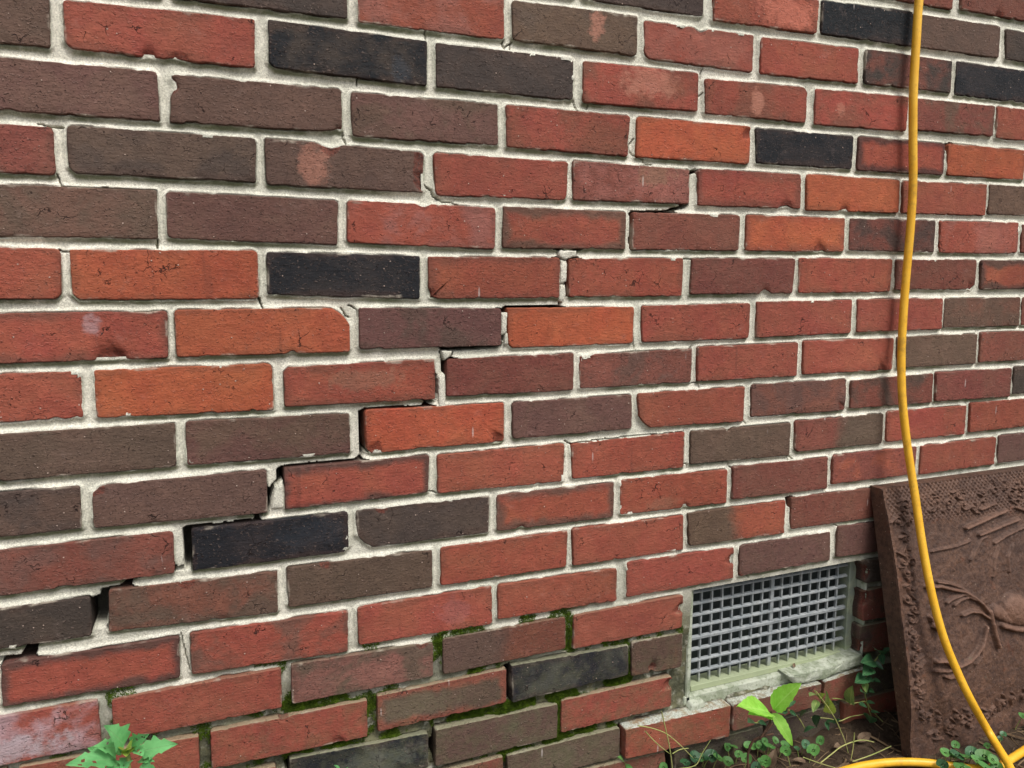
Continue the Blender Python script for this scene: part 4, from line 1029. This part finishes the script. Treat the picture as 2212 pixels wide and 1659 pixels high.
# ---------------------------------------------------------------- ground
GZ = -1.137
def ground_h(x, y):
    h = GZ + fbm(x, y, 14, 4, 61) * .006 + fbm(x, y, 70, 3, 71) * .004
    h = h + .012 * np.exp(-((y + .0) / .03) ** 2) * (.6 + fbm(x, y, 20, 2, 77))
    far = sstep(1.5, 4, np.hypot(x - .8, y))
    return h - .0 * far
def mat_soil():
    k = NT('soil')
    p = k.n('NewGeometry').outputs['Position']
    n1 = k.noise(p, 18, 6, 0.7); n2 = k.noise(p, 160, 5, 0.7)
    col = k.mix(k.ramp(n1, .35, .65), lin(62, 50, 40), lin(86, 72, 58))
    col = k.mix(k.math('MULTIPLY', k.ramp(n2, .5, .7), .7), col, lin(42, 34, 28))
    col = k.mix(k.math('MULTIPLY', k.ramp(k.noise(p, 420, 3, .7), .6, .72), .6), col, lin(120, 104, 86))
    return k.finish(col, 0.95, k.bump(k.math('ADD', n2, n1), .004), spec=.15)
M_SOIL = mat_soil()
nx, ny = 420, 200
gxs = np.linspace(.45, 1.9, nx); gys = np.linspace(-.75, .004, ny)
GX, GY = np.meshgrid(gxs, gys)
GH = ground_h(GX, GY)
edge = np.minimum.reduce([sstep(.45, .50, GX), sstep(1.9, 1.85, GX), sstep(-.75, -.70, GY)])
GH = GZ - .012 + (GH - GZ + .012) * edge
idx = np.arange(nx * ny).reshape(ny, nx)
Qg = np.stack([idx[:-1, :-1].ravel(), idx[:-1, 1:].ravel(), idx[1:, 1:].ravel(), idx[1:, :-1].ravel()], 1)
gme = mesh_np('ground', np.concatenate([np.stack([GX.ravel(), GY.ravel(), GH.ravel()], 1),
      np.array([(-60, -120, GZ - .013), (60, -120, GZ - .013), (60, 1.0, GZ - .013), (-60, 1.0, GZ - .013)])]),
      quads=np.concatenate([Qg, [[nx * ny, nx * ny + 1, nx * ny + 2, nx * ny + 3]]]))
tag(link('ground', gme, M_SOIL), 'dark bare soil with plant litter at the foot of the wall', kind='structure')

# litter: needles, twigs and crumbs lying on the soil
rr = np.random.RandomState(9)
LV, LT = [], []
def stick(cx, cy, ln, w, ang, tilt, bend=0.0):
    m = 3
    b0 = len(LV)
    for s in range(m + 1):
        t = s / m - .5
        x = cx + math.cos(ang) * ln * t - math.sin(ang) * bend * (t * t); y = cy + math.sin(ang) * ln * t + math.cos(ang) * bend * (t * t)
        z = float(ground_h(np.array(x), np.array(y))) + w * .6 + (t + .5) * ln * tilt
        px_, py_ = -math.sin(ang) * w, math.cos(ang) * w
        LV.extend([(x + px_, y + py_, z), (x - px_, y - py_, z), (x, y, z + w * 1.1)])
    for s in range(m):
        a = b0 + s * 3
        for u_, v_ in ((0, 1), (1, 2), (2, 0)):
            LT.append((a + u_, a + v_, a + 3 + v_)); LT.append((a + u_, a + 3 + v_, a + 3 + u_))
for i in range(900):
    stick(rr.uniform(.6, 1.75), rr.uniform(-.4, -.004), rr.uniform(.012, .06), rr.uniform(.0004, .0011), rr.uniform(0, 6.28), rr.uniform(-.05, .18), rr.uniform(-.02, .02))
for i in range(60):
    stick(rr.uniform(.6, 1.75), rr.uniform(-.35, -.01), rr.uniform(.04, .11), rr.uniform(.0012, .0022), rr.uniform(0, 6.28), rr.uniform(-.02, .1), rr.uniform(-.03, .03))
M_LITTER = mat_simple('dry_litter', [lin(124, 104, 80), lin(84, 66, 50), lin(150, 128, 96)], 40, 0.9, 0, spec=.15)
tag(link('plant_litter', mesh_np('plant_litter', np.array(LV), tris=np.array(LT), smooth=False), M_LITTER),
    'dry needles and twigs strewn over the dark soil', 'litter', kind='stuff')

# ---------------------------------------------------------------- cast iron fireback leaning on the wall
def yback(Z): return -(-.69 - Z) / .445 * .105
_pz = np.array([.60, .69, .737, .818, .90, .99, 1.05, 1.10, 1.2]); _pt = np.array([.02, .022, .027, .031, .031, .031, .026, .016, .012])
def ythick(Z): return np.interp(-Z, _pz, _pt)
FBX0, FBX1, FBZ0, FBZ1 = 1.100, 1.70, -1.137, -.690
res = .0013
fx = np.arange(FBX0, FBX1 + res, res); fz = np.arange(FBZ0, FBZ1 + res / 2, res)
AX, AZ = np.meshgrid(fx, fz)
# the left edge runs very slightly inward towards the foot
def capsule_relief(H, pts, rad, hgt):
    pts = np.array(pts) / 1e4; rad /= 1e4; hgt /= 1e4
    a, b = pts.min(0) - rad * 1.5, pts.max(0) + rad * 1.5
    m = (AX > a[0]) & (AX < b[0]) & (AZ > a[1]) & (AZ < b[1])
    if not m.any(): return
    X, Z = AX[m], AZ[m]; d = np.full(X.shape, 9.0)
    for k_ in range(len(pts) - 1): d = np.minimum(d, seg_dist(X, Z, *pts[k_], *pts[k_ + 1]))
    h = hgt * np.sqrt(np.clip(1 - (d / rad) ** 2, 0, 1))
    H[m] = np.maximum(H[m], h)
H = np.zeros(AX.shape)
for rad, hgt, pts in RELIEF: capsule_relief(H, pts, rad * (1 if rad > 100 else .78), hgt * (1.1 if rad > 100 else 1.6))
rr = np.random.RandomState(21)
# scrollwork: curls and leaf knobs along the border
for (bx_, bz_) in BLOSSOMS:
    bx_, bz_ = bx_ / 1e4, bz_ / 1e4
    R_ = rr.uniform(.006, .0105); turn = rr.choice([-1, 1]); ph = rr.uniform(0, 6.28)
    sp = [(int((bx_ + math.cos(ph + turn * t) * R_ * (1 - t / 7.5)) * 1e4), int((bz_ + math.sin(ph + turn * t) * R_ * (1 - t / 7.5)) * 1e4)) for t in np.linspace(0, 6.5, 13)]
    capsule_relief(H, sp, 17, 60)
    capsule_relief(H, [(int(bx_ * 1e4), int(bz_ * 1e4)), (int(bx_ * 1e4) + 4, int(bz_ * 1e4))], 28, 75)
    for q_ in range(2):
        a_ = rr.uniform(0, 6.28); e = R_ * 1.25
        capsule_relief(H, [(int((bx_ + math.cos(a_) * R_) * 1e4), int((bz_ + math.sin(a_) * R_) * 1e4)), (int((bx_ + math.cos(a_ + .8) * e * 1.6) * 1e4), int((bz_ + math.sin(a_ + .8) * e * 1.6) * 1e4))], 18, 55)
# a raised lip along the edge and hammered scales across the top band
scale = np.abs(np.sin((AX + AZ) * 330) * np.sin((AX - AZ) * 330)) * .0030
H = np.maximum(H, scale * sstep(-.757, -.735, AZ + (AX - 1.1) * .05) )
lip = .0022 * sstep(FBX0 + .009, FBX0 + .005, AX)
H = np.maximum(H, lip)
H = H + fbm(AX, AZ, 45, 4, 91) * .0014 + fbm(AX, AZ, 230, 3, 95) * .0009
Yf_ = yback(AZ) - ythick(AZ) - H
nz_, nx_ = AX.shape
idx = np.arange(nz_ * nx_).reshape(nz_, nx_)
Qf = np.stack([idx[:-1, :-1].ravel(), idx[:-1, 1:].ravel(), idx[1:, 1:].ravel(), idx[1:, :-1].ravel()], 1)
fb = empty('fireback', (1.4, -.1, FBZ0))
tag(fb, 'rusty cast iron fireback with stag and scroll relief leaning on the wall', 'fireback')
FL = Vector(fb.location)
def mat_rust():
    k = NT('rusted_iron')
    p = k.n('NewGeometry').outputs['Position']
    n1 = k.noise(p, 14, 5, .65); n2 = k.noise(p, 90, 5, .7); n3 = k.noise(p, 500, 3, .6)
    col = k.mix(k.ramp(n1, .35, .65), lin(84, 60, 48), lin(104, 75, 59))
    col = k.mix(k.math('MULTIPLY', k.ramp(n2, .42, .66), .85), col, lin(60, 41, 33))
    col = k.mix(k.math('MULTIPLY', k.ramp(n3, .58, .72), .5), col, lin(128, 92, 72))
    col = k.mix(k.math('MULTIPLY', k.ramp(k.noise(p, 33, 5, .7), .6, .72), .35), col, lin(122, 66, 38))
    col = k.mix(k.math('MULTIPLY', k.ramp(k.noise(p, 21, 5, .7), .66, .76), .4), col, lin(104, 106, 84))
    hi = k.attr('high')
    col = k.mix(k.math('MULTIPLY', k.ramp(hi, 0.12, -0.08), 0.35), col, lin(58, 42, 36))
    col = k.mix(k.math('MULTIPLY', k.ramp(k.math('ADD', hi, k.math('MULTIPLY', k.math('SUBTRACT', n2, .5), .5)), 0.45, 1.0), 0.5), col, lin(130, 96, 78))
    vs = k.n('TexVoronoi'); k.put(vs.inputs['Vector'], p); vs.inputs['Scale'].default_value = 120
    f = k.math('MULTIPLY', k.ramp(vs.outputs['Distance'], .13, .06), k.math('GREATER_THAN', k.sep(vs.outputs['Color'])[0], .9))
    col = k.mix(k.math('MULTIPLY', f, .6), col, lin(190, 170, 150))
    return k.finish(col, k.ramp(n2, .3, .7, .5, .8, False), k.bump(k.math('ADD', n2, k.math('MULTIPLY', n3, .5)), .0022), spec=.4)
M_RUST = mat_rust()
H_REL = H.copy()
face = mesh_np('relief_face', np.stack([AX.ravel() - FL.x, Yf_.ravel() - FL.y, AZ.ravel() - FL.z], 1), quads=Qf)
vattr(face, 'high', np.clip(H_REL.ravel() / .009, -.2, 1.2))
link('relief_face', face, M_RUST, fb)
# the side flanges and back plate
def flange(xa, xb, name):
    zz = np.linspace(FBZ0, FBZ1, 60)
    V = []
    for z in zz:
        yb, yf = float(yback(z)), float(yback(z) - ythick(z)) - .0021
        w = float(fbm(np.array(z), np.array(xa), 60, 3, 5)) * .0006
        V += [(xa + w, yb + .002, z), (xb + w, yb + .002, z), (xb + w, yf + .0012, z), (xa + w + .0006, yf + .0012, z), (xa + w, yf + .003, z)]
    V = np.array(V) - np.array(tuple(FL)); Q = []
    for i in range(len(zz) - 1):
        for a in range(5):
            Q.append((i * 5 + a, i * 5 + (a + 1) % 5, (i + 1) * 5 + (a + 1) % 5, (i + 1) * 5 + a))
    return link(name, mesh_np(name, V, quads=Q, ngons=[range(5), range((len(zz) - 1) * 5, len(zz) * 5)], smooth=False), M_RUST, fb)
flange(FBX0 - .0006, FBX0 + .004, 'side_flange'); flange(FBX1 - .004, FBX1 + .0006, 'side_flange')
bm = bmesh.new()
vs_ = [bm.verts.new(v) for v in [(FBX0 + .004, yback(FBZ0), FBZ0), (FBX1 - .004, yback(FBZ0), FBZ0), (FBX1 - .004, yback(FBZ1), FBZ1), (FBX0 + .004, yback(FBZ1), FBZ1),
       (FBX0 + .004, yback(FBZ0) - .009, FBZ0), (FBX1 - .004, yback(FBZ0) - .009, FBZ0), (FBX1 - .004, yback(FBZ1) - .020, FBZ1), (FBX0 + .004, yback(FBZ1) - .020, FBZ1)]]
for f in ((0, 1, 2, 3), (4, 7, 6, 5), (0, 4, 5, 1), (1, 5, 6, 2), (2, 6, 7, 3), (3, 7, 4, 0)): bm.faces.new([vs_[i] for i in f])
for v in bm.verts: v.co -= FL
bmesh.ops.recalc_face_normals(bm, faces=bm.faces)
me = bpy.data.meshes.new('back_plate'); bm.to_mesh(me); bm.free()
link('back_plate', me, M_RUST, fb)

# ---------------------------------------------------------------- yellow hose
def hx(k, p, col):
    return k.mix(k.math('MULTIPLY', k.ramp(k.noise(p, 24, 5, .7), .52, .68), .5), col, lin(160, 120, 46))
M_HOSE = mat_simple('yellow_vinyl', [lin(232, 174, 40), lin(240, 186, 56), lin(212, 154, 36)], 30, 0.42, 0.0002, spec=0.45, extra=hx)
hp = [tuple(v / 1e4 for v in p) for p in HOSE_DROP]
hp = [(hp[0][0] + .006, hp[0][1], .34), (hp[0][0] + .003, hp[0][1], .20)] + hp[1:]
gp = [tuple(v / 1e4 for v in p) for p in HOSE_GROUND]
loop = [(1.50, -.27, -1.125), (1.66, -.27, -1.1245), (1.70, -.21, -1.1245), (1.62, -.15, -1.125)]
tail = [(gp[-1][0] - .08, gp[-1][1] - .06, -1.1255), (gp[-1][0] - .14, gp[-1][1] - .16, -1.1255)]
tag(tube('garden_hose', hp + loop + gp + tail, .0066, M_HOSE, segs=14, sub=8),
    'yellow hose hanging down the brick wall and coiled on the soil', 'hose')

# ---------------------------------------------------------------- plants
M_SAP = mat_leaf('young_leaf', lin(140, 200, 70), lin(160, 218, 90), lin(186, 226, 124), .45, .35, .35)
M_VIN = mat_leaf('glossy_leaf', lin(46, 84, 54), lin(62, 104, 66), lin(104, 140, 96), .32, .5, .12)
M_VINP = mat_leaf('variegated_leaf', lin(110, 142, 76), lin(140, 164, 88), lin(196, 202, 130), .35, .45, .2)
M_YEL = mat_leaf('new_leaf', lin(150, 176, 70), lin(176, 196, 86), lin(206, 214, 120), .4, .4, .3)
M_WEED = mat_leaf('weed_leaf', lin(98, 170, 102), lin(120, 190, 120), lin(128, 178, 118), .55, .3, .25)
M_ROUND = mat_leaf('creeper_leaf', lin(74, 124, 62), lin(96, 146, 74), lin(130, 168, 100), .45, .35, .22)
M_STEMG = mat_simple('green_stem', [lin(120, 140, 70), lin(150, 150, 90)], 40, .6, 0)
M_STRAW = mat_simple('straw_stem', [lin(168, 166, 104), lin(140, 150, 84)], 40, .7, 0)
M_WOOD = mat_simple('woody_stem', [lin(96, 68, 52), lin(72, 52, 42)], 60, .8, .0004)
M_DEAD = mat_leaf('dead_leaf', lin(104, 84, 68), lin(132, 112, 92), lin(84, 68, 54), .8, .15, .1)
CAMP = Vector((0.0346, -0.9753, -0.3296))


def leaf_mesh(name, length, width, shape, rng_, normal_curl=.12, fold=.18):
    """leaf in its own frame: Y along the blade, Z out of its face"""
    m, wn = 14, 3
    V, UV, Q = [], [], []
    ph = rng_.uniform(0, 6.28)
    for i in range(m + 1):
        t = i / m
        if shape == 'ovate': w = math.sin(math.pi * min(1, t ** .8)) ** .85 * (1 - .25 * t)
        elif shape == 'lobed':
            w = (math.sin(math.pi * t ** .62) ** .9) * (1 - .2 * t)
            w *= 1 + .22 * (1 if (i % 4) in (1, 2) else -1) * (1 - abs(2 * t - .8)) if .1 < t < .95 else 1
        else: w = math.sin(math.pi * t) ** .75
        w = max(w, 0.0) * width / 2
        ser = 1 + (.05 if i % 2 else -.05)
        for s in range(-wn, wn + 1):
            f = s / wn
            x = f * w * (ser if abs(s) == wn else 1)
            z = abs(f) * w * fold * 2 - normal_curl * length * (t ** 2) + .02 * length * math.sin(t * 7 + ph) * f
            V.append((x, t * length, z)); UV.append((.5 + f * .5, t))
    r = 2 * wn + 1
    for i in range(m):
        for s in range(r - 1):
            if shape == 'lobed' and 2 < i < 11 and 0 < s < r - 2 and rng_.random() < .06: continue
            Q.append((i * r + s, i * r + s + 1, (i + 1) * r + s + 1, (i + 1) * r + s))
    me = mesh_np(name, np.array(V), quads=np.array(Q))
    uvl = me.uv_layers.new(name='UVMap')
    li = np.zeros(len(me.loops), np.int32); me.loops.foreach_get('vertex_index', li)
    uvl.data.foreach_set('uv', np.array(UV, np.float32)[li].ravel())
    return me


def put_leaf(parent, b, t, wr, mat, shape, rng_, name='leaf', tilt=.5):
    b, t = Vector(b), Vector(t)
    d = t - b; L_ = d.length
    y = d.normalized()
    face_ = ((CAMP - b).normalized() * (1 - tilt) + Vector((0, 0, 1)) * tilt + Vector((rng_.uniform(-.3, .3), rng_.uniform(-.3, .3), rng_.uniform(-.2, .2)))).normalized()
    x = y.cross(face_).normalized(); z = x.cross(y).normalized()
    me = leaf_mesh(name, L_, L_ * wr, shape, rng_)
    o = link(name, me, mat, parent)
    M_ = Matrix(((x.x, y.x, z.x, b.x), (x.y, y.y, z.y, b.y), (x.z, y.z, z.z, b.z), (0, 0, 0, 1)))
    o.matrix_local = Matrix.Translation(-Vector(parent.location)) @ M_
    return o


PLANT = {'sapling': ('tree_seedling', 'tree seedling with large light green leaves below the vent', 'seedling', M_SAP, 'ovate', M_WOOD, None),
         'vinca_wall': ('trailing_vine', 'dark glossy vine climbing the bricks between vent and fireback', 'vine', M_VIN, 'ovate', M_STEMG, 'vines at the foot of the wall'),
         'vinca_tall': ('trailing_vine', 'small vine with one upright grey green leaf beside the fireback', 'vine', M_VIN, 'ovate', M_STEMG, 'vines at the foot of the wall'),
         'vinca_pale': ('trailing_vine', 'vine with pale yellow and cream edged leaves under the vent', 'vine', M_VIN, 'ovate', M_STEMG, 'vines at the foot of the wall'),
         'vinca_low': ('trailing_vine', 'low dark vine half hidden behind the light green tree seedling', 'vine', M_VIN, 'ovate', M_STEMG, 'vines at the foot of the wall'),
         'weed': ('weed', 'leafy green weed with hole bitten leaves at the bottom left', 'weed', M_WEED, 'lobed', M_STEMG, None),
         'seedling_a': ('sprout', 'leaf tip of a sprout just showing at the bottom edge of the wall', 'sprout', M_WEED, 'ovate', M_STEMG, None),
         'seedling_b': ('sprout', 'tiny two leaved sprout in front of the lowest olive brick', 'sprout', M_ROUND, 'ovate', M_STEMG, None)}
for pi, (key, lst) in enumerate(LEAVES.items()):
    nm, lab, cat, lm, shp, sm_, grp = PLANT[key]
    rl = random.Random(100 + pi)
    b0 = Vector(lst[0][:3]) / 1e4
    if key in STEMS: b0 = Vector(STEMS[key][0][1][-1]) / 1e4
    root = empty(nm, (b0.x, b0.y, min(b0.z, GZ + .02)))
    tag(root, lab, cat, grp)
    for row in lst:
        mt = (lm, M_VINP, M_YEL)[row[7]]
        put_leaf(root, Vector(row[:3]) / 1e4, Vector(row[3:6]) / 1e4, row[6] * (1.3 if key == 'weed' else 1.15 if key == 'sapling' else 1.15), mt, shp, rl, tilt=.35 if key == 'weed' else .45)
    for rad, pts in STEMS.get(key, []):
        P = [Vector(p) / 1e4 - Vector(root.location) for p in pts]
        tube('stem', P, [rad / 1e4] * len(P), sm_, root, segs=6, sub=4)

GR = {'grass_left': ('grass_stalk', 'thin pale grass stalks crossing in front of the lowest bricks', 'grass', M_STRAW),
      'grass_mid': ('grass_stalk', 'long straw coloured runners trailing over the soil by the fireback', 'grass', M_STRAW),
      'woody': ('woody_vine', 'bare brown bent stem rising beside the light green seedling', 'stem', M_WOOD)}
for key, (nm, lab, cat, mt) in GR.items():
    p0 = Vector(STEMS[key][0][1][-1]) / 1e4
    root = empty(nm, (p0.x, p0.y, GZ)); tag(root, lab, cat)
    for rad, pts in STEMS[key]:
        P = [Vector(p) / 1e4 - Vector(root.location) for p in pts]
        tube('stem', P, [rad / 1e4] * (len(P) - 1) + [rad / 1.6e4], mt, root, segs=6, sub=5)

RND = {'creeper_left': 'low creeper with round leaves on the soil left of the seedling',
       'creeper_mid': 'sparse round leaved creeper on the soil beneath the seedling',
       'creeper_right': 'dense clump of round green leaves beside the yellow hose'}
def round_leaf(rad, rl):
    V, UV, Tq = [], [], []
    rings = 4; seg = 18
    V.append((0, 0, 0)); UV.append((.5, .5))
    for i in range(1, rings + 1):
        for s in range(seg):
            a = 2 * math.pi * s / seg
            notch = 1 - .35 * math.exp(-((math.atan2(math.sin(a + math.pi / 2), math.cos(a + math.pi / 2))) / .35) ** 2)
            r = rad * i / rings * notch
            V.append((r * math.cos(a), r * math.sin(a), rad * (.16 * (i / rings) ** 2 + .05 * math.sin(3 * a + rl.random() * .3) * i / rings)))
            UV.append((.5 + .5 * i / rings * math.cos(a), .5 + .5 * i / rings * math.sin(a)))
    Q = []
    for i in range(1, rings):
        for s in range(seg):
            s2 = (s + 1) % seg
            Q.append((1 + (i - 1) * seg + s, 1 + (i - 1) * seg + s2, 1 + i * seg + s2, 1 + i * seg + s))
    Tq = [(0, 1 + s, 1 + (s + 1) % seg) for s in range(seg)]
    me = mesh_np('leaf', np.array(V), quads=np.array(Q), tris=np.array(Tq))
    uvl = me.uv_layers.new(name='UVMap')
    li = np.zeros(len(me.loops), np.int32); me.loops.foreach_get('vertex_index', li)
    uvl.data.foreach_set('uv', np.array(UV, np.float32)[li].ravel())
    return me
for key, lab in RND.items():
    rl = random.Random(hash(key) % 1000 if False else len(key) * 7)
    c = sum((Vector(r[:3]) for r in ROUNDS[key]), Vector()) / len(ROUNDS[key]) / 1e4
    root = empty('ground_creeper', (c.x, c.y, GZ)); tag(root, lab, 'creeper', 'creepers on the soil')
    for r in ROUNDS[key]:
        p = Vector(r[:3]) / 1e4 + Vector((0, 0, rl.uniform(-.004, .008)))
        o = link('leaf', round_leaf(r[3] / 1e4 * 1.05, rl), M_ROUND if rl.random() < .75 else M_VIN, root, p - Vector(root.location))
        zdir = (Vector((0, 0, 1)) * .75 + (CAMP - p).normalized() * .45 + Vector((rl.uniform(-.7, .7), rl.uniform(-.6, .4), 0))).normalized()
        o.scale = (rl.uniform(.75, 1.2), rl.uniform(.75, 1.2), 1)
        o.rotation_euler = (Matrix.Rotation(0, 3, 'Z') @ zdir.to_track_quat('Z', 'Y').to_matrix()).to_euler()
        g0 = Vector((p.x + rl.uniform(-.01, .01), p.y + rl.uniform(-.004, .01), GZ - .002))
        tube('stem', [g0 - Vector(root.location), (g0 + p) / 2 + Vector((rl.uniform(-.003, .003), 0, .002)) - Vector(root.location), p - Vector(root.location)], .0007, M_STEMG, root, segs=5, sub=3)

# fallen dead leaves
DL = [((1.02, -.045), .022, 'curled brown dead leaf on the soil below the creeping vine'), ((.93, -.06), .022, 'dry tan leaf on the soil under the seedling'),
      ((.865, -.05), .034, 'pale dead leaf standing among the round leaved creeper'), ((1.055, -.05), .036, 'long grey brown dead leaf at the foot of the fireback'),
      ((1.36, -.14), .028, 'brown dead leaf on the soil in front of the fireback'), ((.962, .012), .012, 'small orange dead leaf caught on the vent sill')]
for i, ((x, y), ln, lab) in enumerate(DL):
    rl = random.Random(300 + i)
    a = rl.uniform(0, 6.28)
    z = float(ground_h(np.array(x), np.array(y))) + .006 if i < 5 else -1.006
    root = empty('dead_leaf', (x, y, z)); 
    dv = Vector((math.cos(a), math.sin(a) * .5, .25)).normalized() if i != 2 else Vector((.3, 0, 1)).normalized()
    o = put_leaf(root, (x, y, z), Vector((x, y, z)) + dv * ln, .5, M_DEAD, 'ovate', rl, name='blade', tilt=.6)
    tag(root, lab, 'dead leaf', 'dead leaves')
